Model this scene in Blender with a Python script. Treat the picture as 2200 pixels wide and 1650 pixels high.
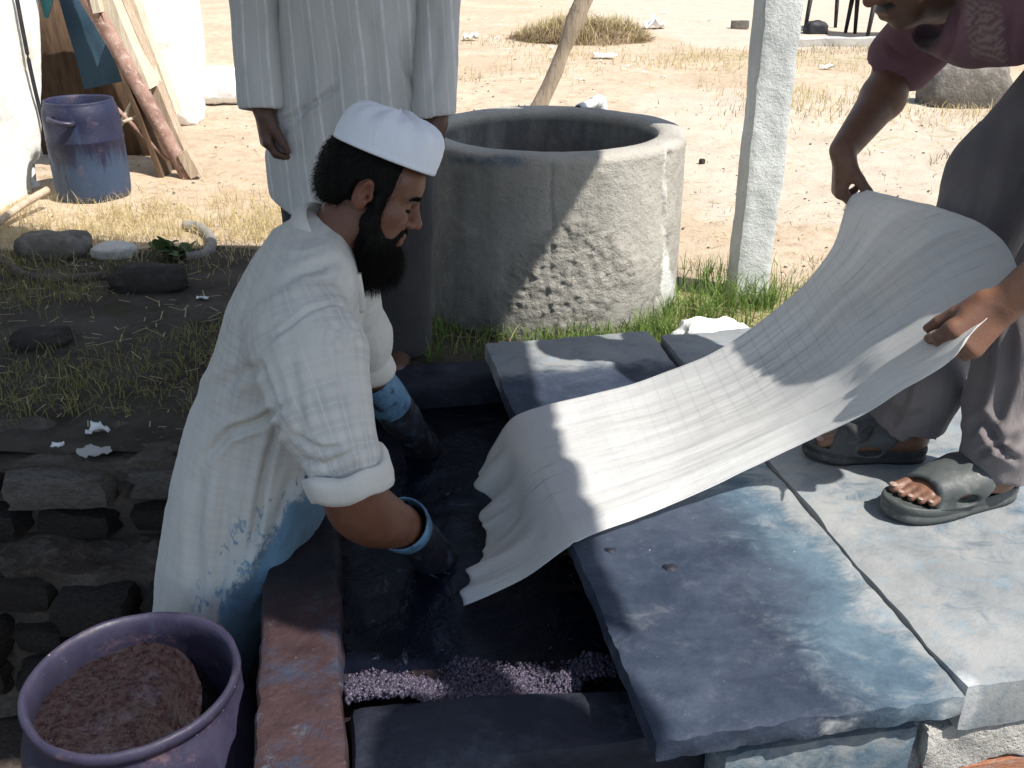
import bpy, math, random
import numpy as np
from mathutils import Vector, Matrix

# ------------------------------------------------------------------ camera, sky, sun, exposure
for _o in list(bpy.data.objects):
    bpy.data.objects.remove(_o, do_unlink=True)
SC = bpy.context.scene
COL = SC.collection
PITCH = math.radians(25.0); EYE = 1.17; FPX = 2100.0
CP, SP = math.cos(PITCH), math.sin(PITCH)
cam_data = bpy.data.cameras.new('camera'); cam_data.sensor_width = 36.0
cam_data.lens = 36.0*FPX/2200.0; cam_data.clip_start = 0.05; cam_data.clip_end = 2000
cam = bpy.data.objects.new('camera', cam_data); COL.objects.link(cam)
cam.location = (0, 0, EYE); cam.rotation_euler = (math.radians(90)-PITCH, 0, 0)
SC.camera = cam
SUN = Vector((0.58, -0.37, 1.0))            # towards the sun
SUNN = SUN.normalized()
world = bpy.data.worlds.new('World'); SC.world = world; world.use_nodes = True
wn = world.node_tree.nodes; wl = world.node_tree.links
sky = wn.new('ShaderNodeTexSky'); sky.sky_type = 'NISHITA'; sky.sun_disc = False
sky.sun_elevation = math.asin(SUNN.z); sky.sun_rotation = math.atan2(SUN.x, SUN.y)
sky.air_density = 1.3; sky.dust_density = 1.2
wl.new(sky.outputs[0], wn['Background'].inputs[0]); wn['Background'].inputs[1].default_value = 0.115
sun_data = bpy.data.lights.new('sun', 'SUN'); sun_data.energy = 5.0; sun_data.angle = math.radians(0.6)
sun_data.color = (1.0, 0.95, 0.87)
sun = bpy.data.objects.new('sun', sun_data); COL.objects.link(sun)
sun.rotation_euler = SUNN.to_track_quat('Z', 'Y').to_euler(); sun.location = SUNN*20
SC.view_settings.view_transform = 'Standard'; SC.view_settings.look = 'None'
SC.view_settings.exposure = 0.60; SC.view_settings.gamma = 1.0
SC.view_settings.use_curve_mapping = False

# ------------------------------------------------------------------ measuring helpers
# the place was surveyed from the photograph: a pixel plus one known coordinate gives a point in the room
def _ray(x, y):
    u = (x-1100)/FPX; v = (825-y)/FPX
    return u, CP+v*SP, -SP+v*CP
def PZ(x, y, z):
    u, f, g = _ray(x, y); d = (z-EYE)/g
    return np.array([u*d, f*d, z])
def PY(x, y, Y):
    u, f, g = _ray(x, y); d = Y/f
    return np.array([u*d, Y, EYE+g*d])
def proj(V):
    V = np.asarray(V, float)
    dz = V[..., 2]-EYE
    dep = V[..., 1]*CP-dz*SP
    up = V[..., 1]*SP+dz*CP
    return 1100+FPX*V[..., 0]/dep, 825-FPX*up/dep
# yard frame: the vat, its cover slabs and the platform are turned a little
ANG = math.radians(10.6)
AX = np.array([math.cos(ANG), math.sin(ANG), 0]); BX = np.array([-math.sin(ANG), math.cos(ANG), 0])
ORG = np.array([0.203, 1.034, 0.0])
def L(s, t, z=0.0):
    return ORG+AX*s+BX*t+np.array([0, 0, z])

rng = np.random.default_rng(7)
random.seed(7)

def _hash(ix, iy, iz, seed):
    n = (ix*374761393+iy*668265263+iz*2147483647+seed*1274126177) & 0xffffffff
    n = ((n ^ (n >> 13))*1274126177) & 0xffffffff
    n = n ^ (n >> 16)
    return (n & 0xffff)/65535.0
def vnoise(P, scale=1.0, seed=0):
    P = np.asarray(P, float)*scale
    i = np.floor(P).astype(np.int64); f = P-i; f = f*f*(3-2*f)
    r = 0
    for a in (0, 1):
        wx = f[..., 0] if a else 1-f[..., 0]
        for b in (0, 1):
            wy = f[..., 1] if b else 1-f[..., 1]
            for c in (0, 1):
                wz = f[..., 2] if c else 1-f[..., 2]
                r = r+wx*wy*wz*_hash(i[..., 0]+a, i[..., 1]+b, i[..., 2]+c, seed)
    return r*2-1
def fbm(P, scale=1.0, oct=4, seed=0, gain=.5):
    r = 0; a = 1.0; t = 0
    for o in range(oct):
        r = r+a*vnoise(P, scale*2**o, seed+o*17); t += a; a *= gain
    return r/t
def sstep(a, b, x):
    t = np.clip((x-a)/(b-a), 0, 1); return t*t*(3-2*t)

# ------------------------------------------------------------------ objects
def tag(o, label=None, cat=None, group=None, kind=None):
    if label: o['label'] = label
    if cat: o['category'] = cat
    if group: o['group'] = group
    if kind: o['kind'] = kind
    return o
def thing(name, loc, label, cat, group=None):
    o = bpy.data.objects.new(name, None); COL.objects.link(o)
    o.empty_display_size = .1; o.location = tuple(float(c) for c in loc)
    return tag(o, label, cat, group)
def mesh_data(name, V, Fs, mat=None, smooth=True, attrs=None, uv=None):
    V = np.asarray(V, np.float32)
    me = bpy.data.meshes.new(name)
    if isinstance(Fs, np.ndarray):
        n, k = Fs.shape
        loops = Fs.astype(np.int32).ravel(); starts = np.arange(n, dtype=np.int32)*k; tot = np.full(n, k, np.int32)
    else:
        tot = np.array([len(f) for f in Fs], np.int32); loops = np.array([i for f in Fs for i in f], np.int32)
        starts = np.concatenate([[0], np.cumsum(tot)[:-1]]).astype(np.int32); n = len(tot)
    me.vertices.add(len(V)); me.vertices.foreach_set('co', V.ravel())
    me.loops.add(len(loops)); me.loops.foreach_set('vertex_index', loops)
    me.polygons.add(n); me.polygons.foreach_set('loop_start', starts); me.polygons.foreach_set('loop_total', tot)
    me.update(calc_edges=True); me.validate()
    if smooth: me.polygons.foreach_set('use_smooth', np.ones(len(me.polygons), bool))
    if attrs:
        for k, a in attrs.items():
            a = np.asarray(a, np.float32)
            if a.ndim == 1:
                at = me.attributes.new(k, 'FLOAT', 'POINT'); at.data.foreach_set('value', a)
            else:
                at = me.attributes.new(k, 'FLOAT_VECTOR', 'POINT'); at.data.foreach_set('vector', a.ravel())
    if mat: me.materials.append(mat)
    return me
def add(name, V, Fs, mat, parent=None, smooth=True, attrs=None, base=None):
    """V in room coordinates; the origin goes to the parent's place or to base"""
    V = np.asarray(V, float)
    if parent is not None:
        r = parent
        while r.parent is not None: r = r.parent
        off = np.array(r.location)
    elif base is not None: off = np.asarray(base, float)
    else: off = np.zeros(3)
    me = mesh_data(name, V-off, Fs, mat, smooth, attrs)
    o = bpy.data.objects.new(name, me); COL.objects.link(o)
    if parent is not None: o.parent = parent
    else: o.location = tuple(off)
    return o
def sharp(o, deg=35):
    me = o.data
    me.set_sharp_from_angle(angle=math.radians(deg))
    return o

class MB:
    def __init__(s): s.V = []; s.F = []; s.n = 0
    def put(s, V, Fs):
        V = np.asarray(V, float); s.V.append(V)
        s.F += [tuple(int(i)+s.n for i in f) for f in Fs]; s.n += len(V)
        return s
    def box(s, c, hx, hy, hz):
        """c centre, hx hy hz half-extent vectors"""
        c, hx, hy, hz = (np.asarray(q, float) for q in (c, hx, hy, hz))
        V = [c+a*hx+b*hy+d*hz for a in (-1, 1) for b in (-1, 1) for d in (-1, 1)]
        return s.put(V, [(0, 1, 3, 2), (4, 6, 7, 5), (0, 4, 5, 1), (2, 3, 7, 6), (0, 2, 6, 4), (1, 5, 7, 3)])
    def tube(s, pts, rad, n=10, cap=True, flat=1.0, up=(0, 0, 1)):
        V, Fq = tube(pts, rad, n, cap, flat, up); return s.put(V, Fq)
    def get(s): return np.concatenate(s.V), s.F
def frames(pts, up=(0, 0, 1)):
    pts = np.asarray(pts, float); T = np.gradient(pts, axis=0); T /= np.linalg.norm(T, axis=1)[:, None]+1e-12
    up = np.asarray(up, float); out = []
    for t in T:
        a = np.cross(t, up)
        if np.linalg.norm(a) < 1e-3: a = np.cross(t, (1, 0, 0))
        a /= np.linalg.norm(a); b = np.cross(a, t); out.append((a, b))
    return T, out
def tube(pts, rad, n=10, cap=True, flat=1.0, up=(0, 0, 1)):
    pts = np.asarray(pts, float); m = len(pts); rad = np.broadcast_to(rad, (m,))
    T, fr = frames(pts, up)
    th = np.arange(n)*2*math.pi/n; V = []
    for i in range(m):
        a, b = fr[i]; V.append(pts[i]+rad[i]*(np.cos(th)[:, None]*a+np.sin(th)[:, None]*b*flat))
    V = np.concatenate(V); Fq = []
    for i in range(m-1):
        for j in range(n):
            k = (j+1) % n; Fq.append((i*n+j, i*n+k, (i+1)*n+k, (i+1)*n+j))
    if cap:
        Fq.append(tuple(range(n-1, -1, -1))); Fq.append(tuple((m-1)*n+j for j in range(n)))
    return V, Fq
def spline(pts, n):
    """Catmull-Rom through pts"""
    P = np.asarray(pts, float); P = np.vstack([2*P[0]-P[1], P, 2*P[-1]-P[-2]])
    u = np.linspace(0, len(P)-3-1e-9, n); i = u.astype(int); t = (u-i)[:, None]
    a, b, c, d = P[i], P[i+1], P[i+2], P[i+3]
    return .5*((2*b)+(c-a)*t+(2*a-5*b+4*c-d)*t*t+(3*b-a-3*c+d)*t**3)
def grid_faces(nu, nv, wrap=False):
    i, j = np.meshgrid(np.arange(nu-1), np.arange(nv if wrap else nv-1), indexing='ij')
    k = (j+1) % nv
    return np.stack([i*nv+j, i*nv+k, (i+1)*nv+k, (i+1)*nv+j], -1).reshape(-1, 4)
def lathe(prof, c, n=48):
    """prof list of (r,z)"""
    prof = np.asarray(prof, float); th = np.arange(n)*2*math.pi/n
    V = np.stack([c[0]+prof[:, :1]*np.cos(th), c[1]+prof[:, :1]*np.sin(th), c[2]+prof[:, 1:]+0*th], -1).reshape(-1, 3)
    return V, grid_faces(len(prof), n, True)
def normals(V, Fq):
    a = V[Fq[:, 1]]-V[Fq[:, 0]]; b = V[Fq[:, 2]]-V[Fq[:, 0]]; n = np.cross(a, b)
    N = np.zeros_like(V)
    for k in range(Fq.shape[1]): np.add.at(N, Fq[:, k], n)
    return N/(np.linalg.norm(N, axis=1)[:, None]+1e-12)

# ------------------------------------------------------------------ modelling clay: a signed distance field turned into one skin
class Clay:
    def __init__(s, lo, hi, h):
        s.h = h; s.lo = np.asarray(lo, float); n = np.ceil((np.asarray(hi, float)-s.lo)/h).astype(int)+1
        s.n = n; s.D = np.full(n, 1.0, np.float32)
    def _sub(s, lo, hi):
        a = np.clip(np.floor((np.asarray(lo)-s.lo)/s.h).astype(int), 0, s.n-1)
        b = np.clip(np.ceil((np.asarray(hi)-s.lo)/s.h).astype(int)+1, 1, s.n)
        if (b <= a).any(): return None, None
        sl = tuple(slice(i, j) for i, j in zip(a, b))
        ax = [(s.lo[k]+np.arange(a[k], b[k])*s.h).astype(np.float32) for k in range(3)]
        return sl, np.meshgrid(*ax, indexing='ij', sparse=True)
    def put(s, fn, lo, hi, k=.01, mode='add'):
        m = k+4*s.h
        sl, X = s._sub(np.asarray(lo)-m, np.asarray(hi)+m)
        if sl is None: return s
        d = fn(*X); D = s.D[sl]
        if mode == 'add':
            q = np.maximum(k-np.abs(D-d), 0)/max(k, 1e-6); s.D[sl] = np.minimum(D, d)-q*q*k/4
        else:
            d = -d; q = np.maximum(k-np.abs(D-d), 0)/max(k, 1e-6); s.D[sl] = np.maximum(D, d)+q*q*k/4
        return s
    def cap(s, a, b, ra, rb=None, k=.01, mode='add', flat=None):
        a = np.asarray(a, float); b = np.asarray(b, float); rb = ra if rb is None else rb
        ba = b-a; L2 = max(float(ba@ba), 1e-12); R = max(ra, rb)
        if flat is not None: fx = np.asarray(flat[0], float); fx = fx/np.linalg.norm(fx); fk = 1.0/flat[1]; R *= max(1, flat[1])
        def fn(x, y, z):
            px, py, pz = x-a[0], y-a[1], z-a[2]
            t = np.clip((px*ba[0]+py*ba[1]+pz*ba[2])/L2, 0, 1)
            qx, qy, qz = px-t*ba[0], py-t*ba[1], pz-t*ba[2]
            if flat is not None:
                w = (qx*fx[0]+qy*fx[1]+qz*fx[2])*(fk-1)
                qx, qy, qz = qx+w*fx[0], qy+w*fx[1], qz+w*fx[2]
                return (np.sqrt(qx*qx+qy*qy+qz*qz)-(ra+t*(rb-ra)))*min(1, flat[1])
            return np.sqrt(qx*qx+qy*qy+qz*qz)-(ra+t*(rb-ra))
        return s.put(fn, np.minimum(a, b)-R, np.maximum(a, b)+R, k, mode)
    def chain(s, pts, rad, k=.01, mode='add', flat=None):
        rad = np.broadcast_to(rad, (len(pts),))
        for i in range(len(pts)-1): s.cap(pts[i], pts[i+1], rad[i], rad[i+1], k, mode, flat)
        return s
    def ell(s, c, r, R=None, k=.01, mode='add'):
        c = np.asarray(c, float); r = np.asarray(r, float); R = np.eye(3) if R is None else np.asarray(R)   # rows = axes
        def fn(x, y, z):
            px, py, pz = x-c[0], y-c[1], z-c[2]; k0 = 0; k1 = 0
            for i in range(3):
                q = (px*R[i, 0]+py*R[i, 1]+pz*R[i, 2]); k0 = k0+(q/r[i])**2; k1 = k1+(q/r[i]**2)**2
            k0 = np.sqrt(k0); k1 = np.sqrt(k1)+1e-9
            return np.where(k0 < .05, -r.min(), k0*(k0-1)/k1)
        e = r.max()
        return s.put(fn, c-e, c+e, k, mode)
    def zloft(s, rows, k=.01, mode='add', p=2.0):
        """rows: z, cx, cy, ax, ay sorted by z"""
        rows = np.asarray(sorted(rows, key=lambda r: r[0]), float); Z = rows[:, 0]
        def fn(x, y, z):
            zz = z.ravel(); g = [np.interp(zz, Z, rows[:, j]).reshape(z.shape).astype(np.float32) for j in range(1, 5)]
            e = (np.abs((x-g[0])/g[2])**p+np.abs((y-g[1])/g[3])**p)**(1/p)
            d = (e-1)*np.minimum(g[2], g[3])
            return np.maximum(d, np.maximum(Z[0]-z, z-Z[-1]))
        lo = [(rows[:, 1]-rows[:, 3]).min(), (rows[:, 2]-rows[:, 4]).min(), Z[0]]
        hi = [(rows[:, 1]+rows[:, 3]).max(), (rows[:, 2]+rows[:, 4]).max(), Z[-1]]
        return s.put(fn, lo, hi, k, mode)
    def plane(s, pt, n, k=.004):
        """cut away the side n points to"""
        pt = np.asarray(pt, float); n = np.asarray(n, float)/np.linalg.norm(n)
        fn = lambda x, y, z: -((x-pt[0])*n[0]+(y-pt[1])*n[1]+(z-pt[2])*n[2])
        return s.put(fn, s.lo, s.lo+s.n*s.h, k, 'cut')
    def mesh(s, smooth=1):
        D = s.D.copy(); D[0] = D[-1] = 1; D[:, 0] = D[:, -1] = 1; D[:, :, 0] = D[:, :, -1] = 1
        S = D < 0
        offs = np.array([(a, b, c) for a in (0, 1) for b in (0, 1) for c in (0, 1)])
        n0, n1, n2 = D.shape
        cnt = sum(S[a:n0-1+a, b:n1-1+b, c:n2-1+c].astype(np.int8) for a, b, c in offs)
        act = (cnt > 0) & (cnt < 8); ai = np.argwhere(act)
        idx = np.full(act.shape, -1, np.int32); idx[act] = np.arange(len(ai))
        vals = np.stack([D[ai[:, 0]+a, ai[:, 1]+b, ai[:, 2]+c] for a, b, c in offs], 1)
        P = np.zeros((len(ai), 3)); N = np.zeros(len(ai))
        for i in range(8):
            for j in range(i+1, 8):
                if np.abs(offs[i]-offs[j]).sum() != 1: continue
                va, vb = vals[:, i], vals[:, j]; m = (va < 0) != (vb < 0)
                t = np.where(m, va/np.where(m, va-vb, 1), 0)
                P += np.where(m[:, None], offs[i]+t[:, None]*(offs[j]-offs[i]), 0); N += m
        V = s.lo+(ai+P/N[:, None])*s.h
        Q = []
        for ax in range(3):
            o = [k for k in range(3) if k != ax]
            A = np.swapaxes(S, 0, ax) if False else S
            sl0 = [slice(None)]*3; sl1 = [slice(None)]*3; sl0[ax] = slice(0, -1); sl1[ax] = slice(1, None)
            ch = S[tuple(sl0)] != S[tuple(sl1)]
            e = np.argwhere(ch); ins = S[tuple(sl0)][ch]
            ok = (e[:, o[0]] >= 1) & (e[:, o[1]] >= 1) & (e[:, o[0]] < act.shape[o[0]]) & (e[:, o[1]] < act.shape[o[1]])
            e = e[ok]; ins = ins[ok]
            q = []
            for d0, d1 in ((1, 1), (0, 1), (0, 0), (1, 0)):
                c = e.copy(); c[:, o[0]] -= d0; c[:, o[1]] -= d1; q.append(idx[c[:, 0], c[:, 1], c[:, 2]])
            q = np.stack(q, 1)
            if ax == 1: ins = ~ins
            q[~ins] = q[~ins][:, ::-1]
            Q.append(q)
        Q = np.concatenate(Q); Q = Q[(Q >= 0).all(1)]
        for _ in range(smooth):
            A = np.zeros_like(V); C = np.zeros(len(V))
            for a, b in ((0, 1), (1, 2), (2, 3), (3, 0)):
                np.add.at(A, Q[:, a], V[Q[:, b]]); np.add.at(A, Q[:, b], V[Q[:, a]])
                np.add.at(C, Q[:, a], 1); np.add.at(C, Q[:, b], 1)
            V = .5*V+.5*A/np.maximum(C, 1)[:, None]
        return V, Q
def merge(parts):
    """several closed skins into one mesh; attributes are dicts of arrays"""
    V = []; Fq = []; at = {}; n = 0
    keys = set(k for p in parts for k in (p[2] if len(p) > 2 else {}))
    for p in parts:
        V.append(p[0]); Fq.append(p[1]+n); m = len(p[0]); n += m
        for k in keys: at.setdefault(k, []).append(p[2][k] if len(p) > 2 and k in p[2] else np.zeros(m))
    return np.concatenate(V), np.concatenate(Fq), {k: np.concatenate(v) for k, v in at.items()}
def seg_dist(x, y, pts):
    """distance of image-plane points to a polyline, and the parameter along it"""
    best = np.full(x.shape, 1e9); par = np.zeros(x.shape); n = len(pts)-1
    for i in range(n):
        (ax, ay), (bx, by) = pts[i], pts[i+1]; dx, dy = bx-ax, by-ay
        t = np.clip(((x-ax)*dx+(y-ay)*dy)/(dx*dx+dy*dy), 0, 1)
        d = np.hypot(x-ax-t*dx, y-ay-t*dy); m = d < best
        best = np.where(m, d, best); par = np.where(m, (i+t)/n, par)
    return best, par
def creases(V, Q, lines):
    """press folds into a garment: lines of (points seen from the vat side, width px, depth m)"""
    N = normals(V, Q); x, y = proj(V)
    face = (N*(V-np.array([0, 0, EYE]))).sum(1) < 0
    D = np.zeros(len(V))
    for pts, w, dep in lines:
        d, t = seg_dist(x, y, pts)
        D += -dep*np.exp(-(d/w)**2)*np.clip(np.minimum(t, 1-t)*5+.25, 0, 1)
        D += .55*dep*np.exp(-((d-1.9*w)/w)**2)*np.clip(np.minimum(t, 1-t)*5+.1, 0, 1)
    return V+N*(D*face)[:, None]
# ------------------------------------------------------------------ materials
class NT:
    def __init__(s, name):
        s.m = bpy.data.materials.new(name); s.m.use_nodes = True; s.t = s.m.node_tree; s.t.nodes.clear()
        s.out = s.n('ShaderNodeOutputMaterial'); s.b = s.n('ShaderNodeBsdfPrincipled'); s.l(s.b.outputs[0], s.out.inputs[0])
        s.tc = s.n('ShaderNodeTexCoord'); s.co = s.tc.outputs['Object']
    def n(s, k): return s.t.nodes.new(k)
    def l(s, a, b): s.t.links.new(a, b)
    def inp(s, sock, v):
        if hasattr(v, 'is_output'): s.l(v, sock)
        elif isinstance(v, (tuple, list)) and len(v) == 3 and sock.type == 'RGBA': sock.default_value = (*v, 1)
        else: sock.default_value = v
    def map(s, scale, rot=(0, 0, 0), co=None):
        q = s.n('ShaderNodeMapping'); s.l(co or s.co, q.inputs[0]); q.inputs['Scale'].default_value = scale; q.inputs['Rotation'].default_value = rot
        return q.outputs[0]
    def noise(s, scale, detail=4, rough=.55, co=None, dist=0.0):
        q = s.n('ShaderNodeTexNoise'); s.l(co or s.co, q.inputs['Vector']); q.inputs['Scale'].default_value = scale
        q.inputs['Detail'].default_value = detail; q.inputs['Roughness'].default_value = rough; q.inputs['Distortion'].default_value = dist
        return q.outputs['Fac']
    def voro(s, scale, feat='F1', co=None, rand=1.0):
        q = s.n('ShaderNodeTexVoronoi'); q.feature = feat; s.l(co or s.co, q.inputs['Vector']); q.inputs['Scale'].default_value = scale
        q.inputs['Randomness'].default_value = rand
        return q.outputs['Distance']
    def ramp(s, f, *stops):
        q = s.n('ShaderNodeMapRange'); q.clamp = True; s.inp(q.inputs[0], f)
        q.inputs[1].default_value, q.inputs[2].default_value = stops[0], stops[1]
        q.inputs[3].default_value, q.inputs[4].default_value = (stops[2], stops[3]) if len(stops) > 3 else (0, 1)
        q.interpolation_type = 'SMOOTHSTEP'
        return q.outputs[0]
    def mix(s, f, a, b):
        q = s.n('ShaderNodeMix'); q.data_type = 'RGBA'; s.inp(q.inputs[0], f); s.inp(q.inputs[6], a); s.inp(q.inputs[7], b)
        return q.outputs[2]
    def math(s, op, a, b=0.0, c=None):
        q = s.n('ShaderNodeMath'); q.operation = op; s.inp(q.inputs[0], a); s.inp(q.inputs[1], b)
        if c is not None: s.inp(q.inputs[2], c)
        return q.outputs[0]
    def attr(s, name, vec=False):
        q = s.n('ShaderNodeAttribute'); q.attribute_name = name; return q.outputs['Vector' if vec else 'Fac']
    def sep(s, v):
        q = s.n('ShaderNodeSeparateXYZ'); s.l(v, q.inputs[0]); return q.outputs
    def bump(s, h, strength=.5, dist=.01, normal=None):
        q = s.n('ShaderNodeBump'); q.inputs['Strength'].default_value = strength; q.inputs['Distance'].default_value = dist
        s.inp(q.inputs['Height'], h)
        if normal is not None: s.l(normal, q.inputs['Normal'])
        return q.outputs[0]
    def set(s, col=None, rough=None, nor=None, **kw):
        if col is not None: s.inp(s.b.inputs['Base Color'], col)
        if rough is not None: s.inp(s.b.inputs['Roughness'], rough)
        if nor is not None: s.l(nor, s.b.inputs['Normal'])
        for k, v in kw.items(): s.inp(s.b.inputs[k.replace('_', ' ')], v)
        return s.m
def dirty(name, c1, c2, c3=None, scale=6, rough=.85, bump=.4, bscale=60, bd=.004, spec=.3, grain=None, dirt=None, dscale=2.2):
    t = NT(name)
    co = t.map(grain) if grain else None
    f = t.ramp(t.noise(scale, 6, .6, co), .32, .68); c = t.mix(f, c1, c2)
    if c3: c = t.mix(t.ramp(t.noise(scale*2.7, 5, .65, co), .5, .72), c, c3)
    if dirt: c = t.mix(t.ramp(t.noise(dscale, 5, .7), .48, .75), c, dirt)
    r = t.ramp(t.noise(scale*4, 3), .3, .7, max(rough-.1, 0), min(rough+.08, 1))
    h = t.math('ADD', t.noise(bscale, 6, .65, co), t.math('MULTIPLY', t.noise(bscale*.25, 3, .5, co), 1.5))
    return t.set(c, r, t.bump(h, bump, bd), Specular_IOR_Level=spec)

def m_ground():
    t = NT('sandy ground')
    soil = t.attr('soil'); track = t.attr('track'); green = t.attr('green')
    big = t.ramp(t.noise(.9, 5, .6), .35, .65); c = t.mix(big, (.47, .365, .265), (.55, .445, .335))
    c = t.mix(t.ramp(t.noise(9, 6, .7), .45, .75), c, (.36, .26, .17))
    c = t.mix(t.ramp(t.noise(40, 4, .7), .55, .75), c, (.60, .50, .38))
    tr = t.mix(t.ramp(t.noise(3, 6, .65), .3, .7), (.55, .465, .375), (.48, .395, .31))
    tr = t.mix(t.ramp(t.noise(60, 3, .7), .6, .8), tr, (.45, .36, .27))
    c = t.mix(t.ramp(t.math('ADD', track, t.math('MULTIPLY', t.math('SUBTRACT', t.noise(4, 5, .6), .5), .9)), .35, .65), c, tr)
    c = t.mix(t.math('MULTIPLY', t.ramp(t.math('ADD', green, t.math('MULTIPLY', t.math('SUBTRACT', t.noise(7, 6, .7), .5), 1.1)), .45, .75), .75), c, (.24, .23, .10))
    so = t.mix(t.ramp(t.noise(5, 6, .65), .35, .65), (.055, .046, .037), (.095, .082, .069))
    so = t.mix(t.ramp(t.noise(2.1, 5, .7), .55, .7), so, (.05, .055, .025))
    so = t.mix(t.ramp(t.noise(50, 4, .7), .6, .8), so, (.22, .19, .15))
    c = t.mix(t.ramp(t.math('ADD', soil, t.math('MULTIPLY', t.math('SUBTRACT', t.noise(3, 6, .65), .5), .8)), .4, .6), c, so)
    h = t.math('ADD', t.noise(90, 6, .7), t.math('MULTIPLY', t.noise(14, 5, .6), 2.0))
    return t.set(c, .95, t.bump(h, .8, .012), Specular_IOR_Level=.1)
def m_conc(name, a=(.40, .385, .355), b=(.50, .48, .45), dark=(.20, .19, .17), blue=False, bump=.5):
    t = NT(name)
    c = t.mix(t.ramp(t.noise(5, 6, .65), .3, .7), a, b)
    c = t.mix(t.ramp(t.noise(2.2, 6, .7, None, .6), .52, .75), c, dark)
    c = t.mix(t.ramp(t.noise(70, 3, .7), .62, .75), c, tuple(x*.55 for x in a))
    st = t.attr('stain')
    n = t.noise(11, 6, .75, None, .4)
    f = t.ramp(t.math('ADD', st, t.math('MULTIPLY', t.math('SUBTRACT', n, .5), .9)), .42, .72)
    c = t.mix(f, c, t.mix(t.ramp(t.noise(7, 5, .7), .3, .7), (.10, .19, .27), (.05, .10, .18)))
    wh = t.attr('lime'); c = t.mix(t.ramp(t.math('ADD', wh, t.math('MULTIPLY', t.math('SUBTRACT', t.noise(30, 5, .7), .5), .7)), .45, .7), c, (.66, .66, .63))
    pit = t.ramp(t.voro(95), .0, .22)
    cr = t.math('ADD', t.noise(48, 7, .75), t.noise(110, 4, .7)); cm = t.attr('crumble')
    c = t.mix(t.math('MULTIPLY', t.math('MULTIPLY', cm, t.ramp(t.noise(42, 6, .7, None, 1.2), .58, .66)), .8), c, (.10, .095, .08))
    c = t.mix(t.math('MULTIPLY', t.attr('shade_stain'), t.ramp(t.noise(6, 6, .7, t.map((1, 1, .3))), .3, .6, .4, 1)), c, (.10, .10, .105))
    h = t.math('ADD', t.math('ADD', t.noise(120, 5, .7), t.math('MULTIPLY', t.noise(20, 6, .65), 2.5)), t.math('MULTIPLY', pit, .6))
    h = t.math('ADD', h, t.math('MULTIPLY', t.math('MULTIPLY', cr, cm), 3.5))
    return t.set(c, .88, t.bump(h, bump, .006), Specular_IOR_Level=.25)
def m_slab():
    t = NT('dye stained concrete')
    co = t.map((1.0, 1.5, 1.0), (0, 0, -.5))
    st = t.attr('stain'); dk = t.attr('deep'); wh = t.attr('lime')
    base = t.mix(t.ramp(t.noise(6, 6, .65), .3, .7), (.195, .207, .213), (.275, .28, .278))
    base = t.mix(t.math('MULTIPLY', t.ramp(t.noise(16, 6, .75, co), .50, .72), .7), base, (.17, .25, .31))
    n = t.math('MULTIPLY', t.math('SUBTRACT', t.noise(14, 8, .75, co, .8), .5), 1.3)
    n2 = t.math('MULTIPLY', t.math('SUBTRACT', t.noise(5, 6, .65, co, .6), .5), 1.2)
    blue = t.mix(t.ramp(t.noise(9, 6, .7, co), .3, .7), (.042, .078, .115), (.095, .145, .185))
    c = t.mix(t.ramp(t.math('ADD', t.math('ADD', st, n), n2), .22, .78), base, blue)
    deep = t.mix(t.ramp(t.noise(4, 6, .7, co), .3, .7), (.015, .024, .045), (.045, .060, .090))
    deep = t.mix(t.math('MULTIPLY', t.ramp(t.noise(25, 6, .75), .5, .75), .4), deep, (.10, .115, .145))
    c = t.mix(t.ramp(t.math('ADD', dk, t.math('ADD', t.math('MULTIPLY', n, .6), n2)), .15, .85), c, deep)
    c = t.mix(t.math('MULTIPLY', t.ramp(t.math('ADD', wh, t.math('MULTIPLY', n, .6)), .45, .75), .85), c, (.46, .475, .475))
    c = t.mix(t.ramp(t.noise(130, 2, .5), .76, .80), c, (.45, .45, .43))
    h = t.math('ADD', t.noise(110, 5, .7), t.math('MULTIPLY', t.noise(16, 6, .65), 2.0))
    r = t.ramp(t.noise(12, 5, .6), .3, .7, .5, .8)
    return t.set(c, r, t.bump(h, .35, .004), Specular_IOR_Level=.35)
def m_skin(name, base, dark):
    t = NT(name)
    c = t.mix(t.ramp(t.noise(28, 5, .6), .3, .7), base, tuple(x*.82 for x in base))
    c = t.mix(t.math('MULTIPLY', t.attr('red'), .6), c, (base[0]*1.25, base[1]*.85, base[2]*.8))
    c = t.mix(t.attr('pale'), c, (min(base[0]*2.3, .6), base[1]*2.4, base[2]*2.5))
    c = t.mix(t.attr('hairy'), c, dark)
    h = t.math('ADD', t.voro(420), t.math('MULTIPLY', t.noise(150, 4, .6), 1.2))
    return t.set(c, t.ramp(t.noise(40, 3), .3, .7, .42, .58), t.bump(h, .25, .0012), Specular_IOR_Level=.45, Subsurface_Weight=.12, Subsurface_Radius=(.012, .005, .003))
def weave(t, co, sc=900):
    a = t.n('ShaderNodeTexWave'); a.inputs['Scale'].default_value = sc/6.28; t.l(co, a.inputs[0])
    return a.outputs['Fac']
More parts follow.
